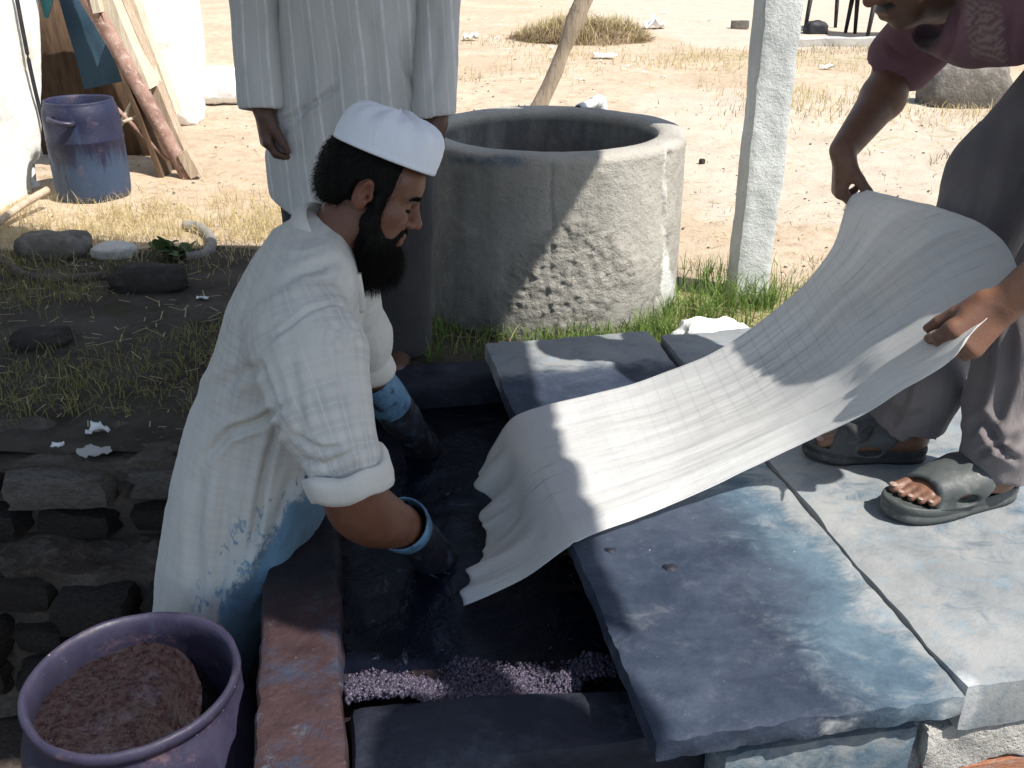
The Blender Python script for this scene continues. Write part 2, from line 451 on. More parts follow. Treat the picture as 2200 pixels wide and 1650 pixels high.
def m_kurta(name, c1, c2, stripes=None, stain=False, plaid=False, transl=0.0):
    t = NT(name)
    c = t.mix(t.ramp(t.noise(4, 5, .6), .3, .7), c1, c2)
    c = t.mix(t.math('MULTIPLY', t.ramp(t.noise(18, 6, .7), .55, .8), .35), c, tuple(x*.75 for x in c2))
    uv = t.sep(t.attr('cloth', True))
    if stripes:
        for per, w, f, off in stripes:
            q = t.math('FRACT', t.math('ADD', t.math('DIVIDE', uv[0], per), off))
            q = t.ramp(t.math('ABSOLUTE', t.math('SUBTRACT', q, .5)), w, w*1.8, 1, 0)
            c = t.mix(t.math('MULTIPLY', t.math('MULTIPLY', q, f), t.ramp(t.noise(22, 4, .6), .3, .6, .35, 1)), c, (.80, .81, .82))
    if plaid:
        for ax in (0, 1):
            for per, w, f, colr in ((.036, .030, .6, (.84, .83, .81)), (.036, .22, .34, (.40, .40, .39))):
                q = t.math('FRACT', t.math('ADD', t.math('DIVIDE', uv[ax], per), .13+.3*ax))
                q = t.ramp(t.math('ABSOLUTE', t.math('SUBTRACT', q, .5)), w, w*1.7, 1, 0)
                c = t.mix(t.math('MULTIPLY', t.math('MULTIPLY', q, f), t.math('MULTIPLY', uv[2], t.ramp(t.noise(9, 3), .35, .6, .2, 1))), c, colr)
    if stain:
        s = t.attr('stain'); n = t.noise(26, 7, .75, t.map((1, 1, .55)), .5)
        f = t.ramp(t.math('ADD', s, t.math('MULTIPLY', t.math('SUBTRACT', n, .5), 1.5)), .52, .80)
        n2 = t.noise(60, 4, .6, t.map((1, 1, .5)))
        f2 = t.math('MULTIPLY', t.ramp(n2, .57, .64), t.ramp(s, .06, .25))
        bl = t.mix(t.ramp(t.noise(13, 5, .6), .3, .7), (.022, .075, .15), (.055, .17, .28))
        c = t.mix(t.math('MULTIPLY', f, .94), c, bl); c = t.mix(t.math('MULTIPLY', f2, .8), c, (.08, .22, .36))
        c = t.mix(t.math('MULTIPLY', t.ramp(t.math('ADD', s, t.math('MULTIPLY', t.noise(6, 5, .6), .5)), .3, .7), .22), c, (.35, .52, .66))
    h = t.math('ADD', t.math('MULTIPLY', t.noise(500, 2, .5), .5), t.math('MULTIPLY', t.noise(30, 5, .55, t.map((1, 1, .35)), .8), 3.0))
    m = t.set(c, .9, t.bump(h, .35, .004), Specular_IOR_Level=.15, Sheen_Weight=.15)
    if transl:
        tr = t.n('ShaderNodeBsdfTranslucent'); mx = t.n('ShaderNodeMixShader'); mx.inputs[0].default_value = transl
        t.inp(tr.inputs[0], c); t.l(t.b.outputs[0], mx.inputs[1]); t.l(tr.outputs[0], mx.inputs[2]); t.l(mx.outputs[0], t.out.inputs[0])
    return m
def m_fabric():
    t = NT('thin white cotton')
    uv = t.sep(t.attr('cloth', True)); f = None
    c = t.mix(t.ramp(t.noise(7, 5, .6), .3, .7), (.87, .87, .86), (.90, .90, .895))
    lines = None
    for ax, per, w in ((1, .017, .05), (0, .024, .045)):
        q = t.math('FRACT', t.math('DIVIDE', t.math('ADD', uv[ax], t.math('MULTIPLY', t.noise(9, 3), .006)), per))
        q = t.ramp(t.math('ABSOLUTE', t.math('SUBTRACT', q, .5)), w, w*2.2, 1, 0)
        lines = q if lines is None else t.math('MAXIMUM', lines, q)
    lm = t.math('MULTIPLY', lines, uv[2])
    c = t.mix(t.math('MULTIPLY', lm, .15), c, (.40, .41, .42))
    # pulled threads running along the cloth
    th = t.noise(1, 4, .7, t.map((6, 260, 1), (0, 0, 0), t.attr('cloth', True)))
    thm = t.ramp(th, .60, .68)
    c = t.mix(t.math('MULTIPLY', thm, .5), c, (.30, .31, .33))
    cz = t.noise(1, 5, .65, t.map((14, 70, 1), (0, 0, .15), t.attr('cloth', True)), 1.5)
    h = t.math('ADD', t.math('ADD', t.math('MULTIPLY', th, 2.0), t.noise(25, 5, .55)), t.math('MULTIPLY', t.math('ABSOLUTE', t.math('SUBTRACT', cz, .5)), 5.0))
    nor = t.bump(h, .45, .004)
    t.set(c, .85, nor, Specular_IOR_Level=.2, Sheen_Weight=.1)
    tr = t.n('ShaderNodeBsdfTranslucent'); t.inp(tr.inputs[0], c)
    mx = t.n('ShaderNodeMixShader'); mx.inputs[0].default_value = .50
    tp = t.n('ShaderNodeBsdfTransparent'); mx2 = t.n('ShaderNodeMixShader'); mx2.inputs[0].default_value = .14
    t.l(t.b.outputs[0], mx.inputs[1]); t.l(tr.outputs[0], mx.inputs[2])
    t.l(mx.outputs[0], mx2.inputs[1]); t.l(tp.outputs[0], mx2.inputs[2]); t.l(mx2.outputs[0], t.out.inputs[0])
    return t.m
def m_blade(name, a, b, c3):
    t = NT(name); k = t.attr('tint'); c = t.mix(k, a, b); c = t.mix(t.math('MULTIPLY', t.attr('tip'), .6), c, c3)
    m = t.set(c, .6, None, Specular_IOR_Level=.2)
    tr = t.n('ShaderNodeBsdfTranslucent'); t.inp(tr.inputs[0], c); mx = t.n('ShaderNodeMixShader'); mx.inputs[0].default_value = .35
    t.l(t.b.outputs[0], mx.inputs[1]); t.l(tr.outputs[0], mx.inputs[2]); t.l(mx.outputs[0], t.out.inputs[0])
    return m
def m_drum(name, pale=.5, cc=((.018, .016, .038), (.034, .030, .058))):
    t = NT(name)
    c = t.mix(t.ramp(t.noise(5, 5, .6), .3, .7), *cc)
    st = t.noise(16, 6, .7, t.map((1, 1, .16)), .3); z = t.attr('stain')
    c = t.mix(t.math('MULTIPLY', t.ramp(t.math('ADD', st, t.math('MULTIPLY', z, .35)), .58, .80), pale), c, (.045, .082, .14))
    c = t.mix(t.math('MULTIPLY', t.ramp(t.noise(9, 6, .75), .56, .72), .6), c, (.15, .09, .095))
    c = t.mix(t.ramp(t.noise(120, 2), .74, .78), c, (.30, .27, .28))
    h = t.math('ADD', t.noise(40, 6, .65), t.math('MULTIPLY', t.noise(8, 4), 1.5))
    return t.set(c, t.ramp(t.noise(14, 5), .3, .7, .38, .7), t.bump(h, .3, .005), Specular_IOR_Level=.4)
def m_mush():
    t = NT('indigo mush'); c = t.mix(t.ramp(t.noise(60, 6, .7), .3, .7), (.008, .003, .005), (.021, .009, .012))
    c = t.mix(t.ramp(t.noise(14, 5, .7), .52, .7), c, (.035, .03, .05)); c = t.mix(t.ramp(t.noise(190, 3, .7), .62, .72), c, (.05, .028, .03))
    h = t.math('ADD', t.noise(160, 5, .75), t.math('MULTIPLY', t.noise(45, 5, .7), 2))
    return t.set(c, t.ramp(t.noise(90, 3), .3, .7, .18, .7), t.bump(h, 1.0, .010), Specular_IOR_Level=.5)
def m_vat():
    t = NT('dye soaked wall')
    c = t.mix(t.ramp(t.noise(9, 6, .65), .3, .7), (.026, .014, .016), (.050, .027, .029))
    c = t.mix(t.ramp(t.noise(7, 6, .7, None, .5), .50, .68), c, (.026, .032, .056))
    c = t.mix(t.ramp(t.noise(24, 5, .7), .60, .72), c, (.06, .075, .10)); c = t.mix(t.ramp(t.noise(150, 2), .74, .78), c, (.22, .18, .18))
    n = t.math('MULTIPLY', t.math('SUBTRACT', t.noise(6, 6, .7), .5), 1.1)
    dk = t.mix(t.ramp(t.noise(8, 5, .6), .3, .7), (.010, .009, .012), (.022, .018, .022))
    c = t.mix(t.ramp(t.math('ADD', t.attr('shade_fade'), n), .3, .7), c, dk)  # lays the painted shade over the dye colours
    h = t.math('ADD', t.noise(60, 6, .7), t.math('MULTIPLY', t.noise(16, 5, .6), 2))
    return t.set(c, t.ramp(t.noise(30, 4), .3, .7, .5, .8), t.bump(h, .6, .007), Specular_IOR_Level=.3)
def m_dye():
    t = NT('dark indigo liquor'); foam = t.ramp(t.noise(9, 7, .72, None, 2.2), .60, .72)
    c = t.mix(t.math('MULTIPLY', foam, 1.0), (.003, .004, .010), (.055, .072, .11))
    c = t.mix(t.ramp(t.noise(130, 3, .7), .72, .80), c, (.10, .09, .10))
    h = t.math('ADD', t.noise(14, 5, .6, None, .8), t.math('MULTIPLY', t.noise(90, 4, .7), .4))
    return t.set(c, t.math('ADD', .09, t.math('MULTIPLY', foam, .35)), t.bump(h, .45, .012), Specular_IOR_Level=.22)
def m_leafy(name, a, b): return dirty(name, a, b, None, 20, .6, .2, 60, .002)
MT = {}
def mats():
    M = MT
    M['ground'] = m_ground()
    M['pit'] = dirty('pit earth', (.045, .035, .03), (.08, .065, .055), (.12, .10, .085), 5, .95, .8, 40, .012, .1)
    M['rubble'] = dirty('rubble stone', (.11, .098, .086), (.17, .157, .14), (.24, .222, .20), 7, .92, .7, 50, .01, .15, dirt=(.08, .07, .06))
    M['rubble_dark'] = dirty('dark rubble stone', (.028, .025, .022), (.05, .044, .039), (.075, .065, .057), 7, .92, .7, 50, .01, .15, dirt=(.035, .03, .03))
    M['mud'] = dirty('mud mortar', (.06, .05, .042), (.11, .095, .08), (.15, .13, .11), 6, .97, .9, 35, .015, .1)
    M['conc'] = m_conc('weathered concrete')
    M['well'] = m_conc('well concrete', (.34, .32, .285), (.42, .40, .36), (.20, .19, .17), bump=.7)
    M['post'] = m_conc('post concrete', (.50, .515, .51), (.60, .615, .60), (.41, .42, .41), bump=.55)
    M['slab'] = m_slab()
    M['vat_dark'] = dirty('dye soaked plaster', (.009, .011, .020), (.020, .023, .036), (.036, .042, .06), 6, .65, .5, 60, .006, .35)
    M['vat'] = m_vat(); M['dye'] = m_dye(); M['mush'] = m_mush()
    M['pulp'] = dirty('dye pulp grains', (.010, .008, .019), (.036, .028, .058), (.26, .22, .28), 140, .55, .3, 200, .003, .5)
    M['brick'] = dirty('clay brick', (.36, .15, .09), (.44, .21, .13), (.30, .13, .09), 9, .9, .6, 70, .006, .15, dirt=(.40, .37, .33))
    M['plaster'] = m_conc('rough mortar', (.47, .45, .41), (.58, .56, .52), (.33, .32, .30), bump=1.0)
    M['white_wall'] = dirty('limewash', (.78, .80, .78), (.83, .84, .82), (.70, .71, .68), 3, .9, .4, 40, .006, .15, dirt=(.60, .58, .50), dscale=3.5)
    M['wood'] = dirty('weathered wood', (.38, .29, .21), (.52, .42, .32), (.22, .17, .13), 9, .85, .6, 60, .004, .15, grain=(6, 6, .6))
    M['wood_pale'] = dirty('pale plank', (.50, .43, .33), (.62, .55, .44), (.36, .29, .22), 6, .85, .5, 50, .004, .15, grain=(5, 5, .6))
    M['wood_dark'] = dirty('dark wood', (.07, .045, .03), (.13, .085, .055), None, 7, .85, .5, 50, .004, .15, grain=(5, 5, .6))
    M['rust'] = dirty('rusty pipe', (.20, .115, .09), (.34, .22, .18), (.44, .34, .30), 14, .8, .5, 90, .003, .3)
    M['reed'] = dirty('reed mat', (.30, .23, .13), (.42, .33, .2), (.2, .15, .09), 12, .9, .6, 50, .006, .1)
    M['teal'] = dirty('teal tarpaulin', (.05, .20, .24), (.09, .30, .33), None, 4, .7, .3, 30, .004, .3)
    M['tarp_shade'] = dirty('blue tarpaulin', (.03, .07, .11), (.05, .10, .15), None, 4, .75, .3, 30, .004, .3)  # colour kept dark to stand in for shade inside the lean-to
    M['sack'] = dirty('white woven sack', (.78, .78, .76), (.84, .84, .83), (.7, .7, .68), 8, .7, .5, 120, .004, .3)
    M['pvc'] = dirty('grey plastic pipe', (.52, .55, .57), (.60, .62, .63), None, 12, .5, .1, 60, .002, .4)
    M['pvc_end'] = dirty('pipe bore', (.02, .02, .02), (.03, .03, .03), None, 12, .9, .1, 60, .002, .1)
    M['hose'] = dirty('old rubber hose', (.16, .15, .14), (.24, .225, .21), (.30, .28, .26), 20, .85, .5, 80, .003, .2)
    M['hose_dark'] = dirty('dark rubber hose', (.06, .045, .04), (.10, .08, .07), (.14, .12, .10), 20, .85, .5, 80, .003, .2)
    M['drum'] = m_drum('purple blue drum plastic', .75); M['drum_far'] = m_drum('blue drum plastic', .6, ((.008, .010, .034), (.016, .019, .052)))
    M['black'] = dirty('black cable', (.015, .015, .02), (.03, .03, .035), None, 20, .6, .2, 60, .002, .3)
    M['skin_a'] = m_skin('skin', (.165, .070, .042), (.012, .009, .008))
    M['skin_b'] = m_skin('skin dark', (.105, .052, .036), (.012, .009, .008))
    M['skin_c'] = m_skin('skin tan', (.20, .098, .062), (.012, .009, .008))
    M['hair'] = dirty('black hair', (.004, .0035, .003), (.008, .007, .006), None, 60, .7, .5, 200, .004, .1, grain=(1, 1, .3))
    M['kurta_a'] = m_kurta('cream checked kurta', (.645, .63, .585), (.705, .69, .645), stain=True, plaid=True, transl=.15)
    M['kurta_b'] = m_kurta('grey striped kurta', (.50, .495, .48), (.55, .545, .53), stripes=((.058, .040, .55, .1), (.058, .018, .35, .45)))
    M['trouser_b'] = m_kurta('grey trousers', (.032, .031, .032), (.048, .046, .047))
    M['shirt_c'] = m_shirt()
    M['trouser_c'] = m_kurta('charcoal trousers', (.15, .13, .132), (.20, .178, .178))
    M['trouser_a'] = m_kurta('dark trousers', (.03, .03, .035), (.05, .045, .045))
    M['cap'] = m_kurta('white cap cotton', (.76, .78, .84), (.80, .82, .87))
    M['glove'] = dirty('stained blue rubber glove', (.05, .11, .20), (.12, .24, .36), (.025, .03, .045), 12, .5, .4, 60, .004, .4)
    M['glove_dark'] = dirty('dye black rubber glove', (.012, .012, .016), (.03, .03, .04), (.05, .07, .10), 12, .4, .4, 60, .004, .4)
    M['sandal'] = dirty('grey green rubber', (.042, .049, .049), (.068, .077, .076), (.10, .105, .10), 14, .55, .25, 90, .002, .4)
    M['sandal_dark'] = dirty('black rubber', (.028, .030, .032), (.05, .052, .054), (.08, .082, .08), 14, .6, .25, 90, .002, .4)
    M['nail'] = dirty('toe nail', (.26, .17, .14), (.33, .23, .19), (.2, .16, .14), 60, .45, .2, 200, .001, .4)
    M['fabric'] = m_fabric()
    M['green'] = m_blade('green grass', (.045, .11, .02), (.15, .25, .05), (.34, .42, .14))
    M['dry'] = m_blade('dry grass', (.40, .31, .14), (.60, .50, .27), (.70, .62, .40))
    M['olive'] = m_blade('olive grass', (.12, .13, .045), (.30, .28, .10), (.45, .40, .2))
    M['litter'] = dirty('paper litter', (.78, .78, .78), (.85, .85, .85), (.7, .66, .62), 9, .8, .2, 60, .004, .3)
    M['twig'] = dirty('twigs', (.16, .11, .07), (.30, .23, .15), None, 20, .9, .4, 60, .003, .1)
    M['red'] = dirty('red frame', (.32, .03, .05), (.4, .05, .08), None, 9, .6, .2, 60, .002, .3)
    M['leaf'] = m_blade('weed leaf', (.05, .085, .03), (.11, .15, .06), (.2, .24, .12))
    M['thread'] = dirty('white thread', (.75, .75, .73), (.8, .8, .78), None, 30, .9)
def m_shirt():
    t = NT('mauve shirt cotton')
    c = t.mix(t.ramp(t.noise(6, 5, .6), .3, .7), (.165, .082, .10), (.215, .115, .13))
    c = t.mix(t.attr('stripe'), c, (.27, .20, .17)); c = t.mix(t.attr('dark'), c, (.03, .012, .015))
    h = t.math('ADD', t.noise(500, 2, .5), t.math('MULTIPLY', t.noise(22, 5, .55), 2.5))
    return t.set(c, .9, t.bump(h, .4, .005), Specular_IOR_Level=.12, Sheen_Weight=.15)
mats()
# ------------------------------------------------------------------ the setting
def gz(x, y):
    x = np.asarray(x, float); y = np.asarray(y, float)
    P = np.stack([x, y, 0*x], -1)
    near = np.exp(-((y-2.0)/.5)**2)
    return (.05*fbm(P, .55, 3, 3)+.012*fbm(P, 3.0, 3, 9))*(1-.6*near)+.0008*np.clip(y-8, 0, 200)
def axis(lo, hi, step, glo, ghi, grow=1.12):
    a = list(np.arange(lo, hi+1e-6, step)); s = step
    while a[-1] < ghi: s *= grow; a.append(a[-1]+s)
    s = step; b = [lo]
    while b[-1] > glo: s *= grow; b.append(b[-1]-s)
    return np.array(sorted(b[1:])+a)
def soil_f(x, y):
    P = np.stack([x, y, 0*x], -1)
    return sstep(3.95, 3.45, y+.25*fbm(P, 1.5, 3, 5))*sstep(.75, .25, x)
def green_f(x, y):
    g = np.exp(-(((x-.75)/.75)**2+((y-3.0)/.55)**2)*1.2)
    g = g+.7*np.exp(-(((x-1.9)/.6)**2+((y-3.7)/.5)**2))+.6*np.exp(-((y-10.2)/.9)**2)*sstep(.5, 2.5, x)
    g = g+.5*np.exp(-((y-6.2)/.6)**2)*sstep(.8, 2.2, x)
    return g
def build_ground():
    xs = axis(-3.3, 4.6, .04, -160, 160); ys = axis(2.1, 8.0, .045, 2.1, 320)
    X, Y = np.meshgrid(xs, ys, indexing='ij'); Z = gz(X, Y)
    P = np.stack([X, Y, 0*X], -1)
    Z = Z+.010*fbm(P, 12, 3, 21)*(Y < 9)
    V = np.stack([X, Y, Z], -1).reshape(-1, 3); Fq = grid_faces(len(xs), len(ys))
    C = V[Fq].mean(1); s = (C-ORG)@AX; t = (C-ORG)@BX
    keep = ~((s > -.50) & (s < 3.2) & (t < 1.5))
    keep &= ~((C[:, 0] > -.62) & (t < 1.5))
    Fq = Fq[keep]
    x, y = V[:, 0], V[:, 1]
    tr = sstep(.5, 1.2, x)*sstep(3.9, 4.5, y)*sstep(8.6, 7.0, y)+sstep(1.4, 2.4, x)*sstep(10.5, 11.5, y)+.6*sstep(.4, 1.2, x)*sstep(12, 15, y)
    tag(add('ground', V, Fq, MT['ground'], attrs={'soil': soil_f(x, y), 'track': tr, 'green': green_f(x, y)}), kind='structure')
    # sunken working floor in front
    xs = axis(-3.2, 3.0, .08, -40, 40, 1.2); ys = axis(-.8, 2.3, .08, -40, 2.3, 1.2)
    X, Y = np.meshgrid(xs, ys, indexing='ij'); P = np.stack([X, Y, 0*X], -1)
    V = np.stack([X, Y, -.64+.03*fbm(P, 2, 4, 2)], -1).reshape(-1, 3)
    tag(add('pit_floor', V, grid_faces(len(xs), len(ys)), MT['pit']), kind='structure')
build_ground()

def rough_box(c, hx, hy, hz, res=.02, amp=.004, nsc=14, seed=0, rnd=.0, nlow=.0):
    """a box with crumbled faces; edges stay crisp. Returns verts, quads, normalised box coords"""
    c, hx, hy, hz = (np.asarray(q, float) for q in (c, hx, hy, hz)); H = [hx, hy, hz]; Ln = [np.linalg.norm(h) for h in H]
    VV = []; FF = []; UU = []; n = 0
    for ax in range(3):
        o = [k for k in range(3) if k != ax]
        na, nb = (max(2, int(2*Ln[k]/res)+1) for k in o)
        a, b = np.meshgrid(np.linspace(-1, 1, na), np.linspace(-1, 1, nb), indexing='ij')
        for sg in (-1, 1):
            u = np.zeros((na, nb, 3)); u[..., o[0]] = a; u[..., o[1]] = b; u[..., ax] = sg; u = u.reshape(-1, 3)
            f = grid_faces(na, nb)
            nrm = np.cross(H[o[0]], H[o[1]])@H[ax]*sg
            if nrm < 0: f = f[:, ::-1]
            VV.append(u); FF.append(f+n); n += len(u)
    u = np.concatenate(VV); Q = np.concatenate(FF)
    if rnd > 0:     # soften corners
        d = np.array(Ln); q = u*d; inner = np.clip(q, -(d-rnd), d-rnd); r = q-inner; ln = np.linalg.norm(r, axis=1)[:, None]
        q = np.where(ln > 1e-9, inner+r/np.maximum(ln, 1e-9)*np.minimum(rnd, ln*1.0), q); uu = q/d
    else: uu = u
    V = c+uu@np.array(H)
    D = np.stack([fbm(V, nsc, 4, seed+i*31) for i in range(3)], -1)*amp
    if nlow: D = D+np.stack([fbm(V, nsc*.22, 2, seed+7+i*13) for i in range(3)], -1)*nlow
    return V+D, Q, u
def stone_mesh(name, seed, mat, n=4):
    V, Q, u = rough_box((0, 0, 0), (1, 0, 0), (0, 1, 0), (0, 0, 1), 2.0/n, 0, 1, 0)
    p = 7.0
    r = (np.abs(V)**p).sum(1)**(-1/p); S = V*r[:, None]
    S = S*(1+.14*np.stack([fbm(S, 1.3, 3, seed)]*3, -1))+.22*np.stack([fbm(S, 1.6, 3, seed+i*5+1) for i in range(3)], -1)
    return mesh_data(name, S, Q, mat)
def piece(name, me, parent, c, half, rz=0.0, rx=0.0, ry=0.0):
    o = bpy.data.objects.new(name, me); COL.objects.link(o)
    r = parent
    off = np.zeros(3)
    if r is not None:
        while r.parent is not None: r = r.parent
        off = np.array(r.location)
    o.parent = parent; o.location = tuple(np.asarray(c, float)-off); o.scale = tuple(half); o.rotation_euler = (rx, ry, rz)
    return o
STONES = [stone_mesh('stone', 11+i, MT['rubble']) for i in range(5)]
DSTONES = [stone_mesh('stone', 41+i, MT['rubble_dark']) for i in range(5)]

def build_retaining_wall():
    t = thing('stone_retaining_wall', (-1.6, 2.05, -.6), 'rough dark stone and mud wall stepping down from the ground at left', 'wall')
    V, Q, u = rough_box((-2.15, 2.165, -.33), (1.65, 0, 0), (0, .105, 0), (0, 0, .325), .04, .05, 9, 3)
    add('mortar_core', V, Q, MT['mud'], t)
    V, Q, u = rough_box((-2.15, 2.015, -.42), (1.65, 0, 0), (0, .13, 0), (0, 0, .215), .04, .05, 9, 5)
    add('ledge', V, Q, MT['mud'], t)
    r = random.Random(5)
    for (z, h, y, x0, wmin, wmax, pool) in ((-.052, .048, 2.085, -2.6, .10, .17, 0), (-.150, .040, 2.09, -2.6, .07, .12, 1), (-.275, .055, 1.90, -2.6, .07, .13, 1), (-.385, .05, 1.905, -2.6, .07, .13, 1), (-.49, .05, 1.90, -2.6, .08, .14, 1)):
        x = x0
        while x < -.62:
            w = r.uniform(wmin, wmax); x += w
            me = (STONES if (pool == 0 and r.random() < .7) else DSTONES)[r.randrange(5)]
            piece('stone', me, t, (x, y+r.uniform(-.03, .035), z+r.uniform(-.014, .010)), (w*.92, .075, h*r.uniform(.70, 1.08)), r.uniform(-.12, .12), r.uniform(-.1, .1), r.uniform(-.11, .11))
            x += w+.006
    V, Q, u = rough_box((-.58, 2.33, -.33), (.06, 0, 0), (0, .20, 0), (0, 0, .31), .04, .025, 9, 8)
    add('mortar_core', V, Q, MT['mud'], t)
build_retaining_wall()

# ------------------------------------------------------------------ vat, cover slabs, platform
def vbox(s0, s1, t0, t1, z0, z1, **k):
    return rough_box(L((s0+s1)/2, (t0+t1)/2, (z0+z1)/2), AX*(s1-s0)/2, BX*(t1-t0)/2, np.array([0, 0, (z1-z0)/2]), **k)
def build_vat():
    t = thing('dye_vat', L(-.1, .8, -.62), 'open brick and plaster dye vat, its walls soaked dark with indigo', 'vat')
    V, Q, u = vbox(-.575, -.43, .10, 1.60, -.62, .034, res=.013, amp=.007, nsc=22, seed=2, rnd=.018, nlow=.008)
    add('side_wall', V, Q, MT['vat'], t, True, {'shade_fade': sstep(.36, .80, (V-ORG)@BX)})  # far stretch fades to a dark tone painted as shade
    V, Q, u = vbox(-.431, .47, .105, .222, -.62, .03, res=.018, amp=.006, nsc=16, seed=4, rnd=.02, nlow=.01)
    s_ = (V-ORG)@AX; t_ = (V-ORG)@BX; V = V+BX*(.055*np.clip(-s_/.43, 0, 1)*sstep(.14, .2, t_))[:, None]
    add('near_wall', V, Q, MT['vat_dark'], t)
    V, Q, u = vbox(-.431, .47, 1.46, 1.60, -.62, .04, res=.02, amp=.006, nsc=16, seed=6, rnd=.02, nlow=.008)
    add('far_wall', V, Q, MT['vat_dark'], t)
    V, Q, u = vbox(.40, .47, .223, 1.459, -.62, .06, res=.03, amp=.004, nsc=16, seed=7)
    add('side_wall', V, Q, MT['vat_dark'], t)
    # liquor with slow ripples and drifting scum
    a = np.linspace(-.45, .42, 130); b = np.linspace(.20, 1.48, 180); S, T = np.meshgrid(a, b, indexing='ij')
    P = ORG+S[..., None]*AX+T[..., None]*BX
    hg = .006*fbm(P, 7, 4, 3)+.004*np.maximum(fbm(P, 22, 3, 8), 0)
    scum = sstep(.45, .22, T+.07*fbm(P, 6, 3, 12))
    P[..., 2] = -.042+hg+scum*.020*(1+.8*fbm(P, 30, 3, 14))
    V = P.reshape(-1, 3); Fq = grid_faces(130, 180)
    c = V[Fq].mean(1); tt = ((c-ORG)@BX); near = tt < .34
    add('dye_liquor', V, Fq[~near], MT['dye'], t)
    sV = (V-ORG)@AX; V = V+BX*(.05*np.clip(-sV/.43, 0, 1))[:, None]
    add('scum', V+np.array([0, 0, .0005]), Fq[tt < .36], MT['mush'], t)
    return t
VAT = build_vat()
def build_pulp():
    # crusted lumps of spent indigo heaped inside the near wall
    mb = MB(); r = np.random.default_rng(3)
    ico = np.array([(1, 0, 0), (-1, 0, 0), (0, 1, 0), (0, -1, 0), (0, 0, 1), (0, 0, -1)], float)
    F8 = [(0, 2, 4), (2, 1, 4), (1, 3, 4), (3, 0, 4), (2, 0, 5), (1, 2, 5), (3, 1, 5), (0, 3, 5)]
    VV = []; FF = []; n = 0
    F8 = np.array(F8)
    for i in range(24000):
        s = r.uniform(-.43, .09); tt = .222+r.random()*.135
        if r.random() < (tt-.30)/.06 or r.random() < .5-3*float(vnoise(np.array([s, tt, 0]), 9, 3)) - .6: continue
        z = -.022+.042*(1-(tt-.222)/.135)**1.2+.02*float(vnoise(np.array([s, tt, 0]), 18, 5))+r.uniform(-.006, .006)
        c = L(s, tt+.055*min(max(-s/.43, 0), 1), z); k = .0014+.0062*r.random()**2.2
        VV.append(c+ico*k*r.uniform(.6, 1.3, (6, 3))); FF.append(F8+n); n += 6
    o = add('dye_pulp', np.concatenate(VV), np.concatenate(FF), MT['pulp'], None, False, base=L(-.2, .24, 0))
    tag(o, 'sparkling purple grains of dye pulp crusted inside the near vat wall', 'dye pulp', kind='stuff')
build_pulp()

def slab_attrs(V, fn):
    s = (V-ORG)@AX; t = (V-ORG)@BX
    return fn(s, t, V)
def build_slabs():
    V, Q, u = vbox(0, .485, 0, .80, .090, .130, res=.011, amp=.0035, nsc=40, seed=11, rnd=.006, nlow=.003)
    # chipped front lip
    s = (V-ORG)@AX; t = (V-ORG)@BX
    front = np.exp(-((t)/.012)**2); V = V+BX*(front*.008*(fbm(V, 45, 3, 31)+.3))[:, None]
    uu = s/.485
    deep = sstep(1.0, .35, uu+.30*fbm(V, 3, 3, 4))*.85+.1
    st = .50+.30*np.exp(-((uu-.72)/.25)**2)-.25*sstep(.80, 1.02, uu+.1*fbm(V, 5, 3, 61))
    lime = np.clip(.95*np.exp(-(t/.006)**2)*sstep(.1, .6, uu)*(.55+.7*fbm(V, 18, 3, 71)), 0, 1)*.9
    st = np.maximum(st, .55*np.exp(-(t/.01)**2))
    o = add('cover_slab', V, Q, MT['slab'], None, True, {'stain': st, 'deep': deep, 'lime': lime}, base=L(.24, .4, .090))
    sharp(o, 40); tag(o, 'blue stained concrete cover slab nearest the camera, its front edge chipped white', 'slab')
    V, Q, u = vbox(-.004, .470, .812, 1.50, .080, .128, res=.012, amp=.0035, nsc=40, seed=15, rnd=.006, nlow=.003)
    s = (V-ORG)@AX; t = (V-ORG)@BX
    deep = sstep(1.36, 1.20, t+.03*fbm(V, 6, 3, 3)+.04*sstep(.15, 0, s))  # navy front is shade put into the colour; lit back edge stays pale
    o = add('cover_slab', V, Q, MT['slab'], None, True, {'stain': .27+0*s, 'deep': deep, 'lime': 0*s}, base=L(.24, 1.15, .08))
    sharp(o, 40); tag(o, 'farther concrete cover slab beside the grass, pale at its back edge and toned navy in front as shade', 'slab')
    # two drips of dye on the near slab
    for (px, py, w) in ((1440, 1218, .011), (1312, 1181, .009)):
        c = PZ(px, py, .1325); th = np.arange(14)*2*math.pi/14; rr = w*(1+.12*np.sin(3*th))
        V = [c+np.array([0, 0, .002])]+[c+np.array([math.cos(a)*q*1.25, math.sin(a)*q, -.0008]) for a, q in zip(th, rr)]
        V += [c+np.array([math.cos(a)*q*1.25, math.sin(a)*q, -.004]) for a, q in zip(th, rr)]
        Fq = [(0, 1+i, 1+(i+1) % 14) for i in range(14)]+[(1+i, 15+i, 15+(i+1) % 14, 1+(i+1) % 14) for i in range(14)]
        tag(add('dye_drop', np.array(V), Fq, MT['vat_dark'], base=c), 'larger dark drop of dye on the near cover slab' if w > .01 else 'smaller dark drop of dye on the near slab close to the white cloth', 'dye drop')
build_slabs()

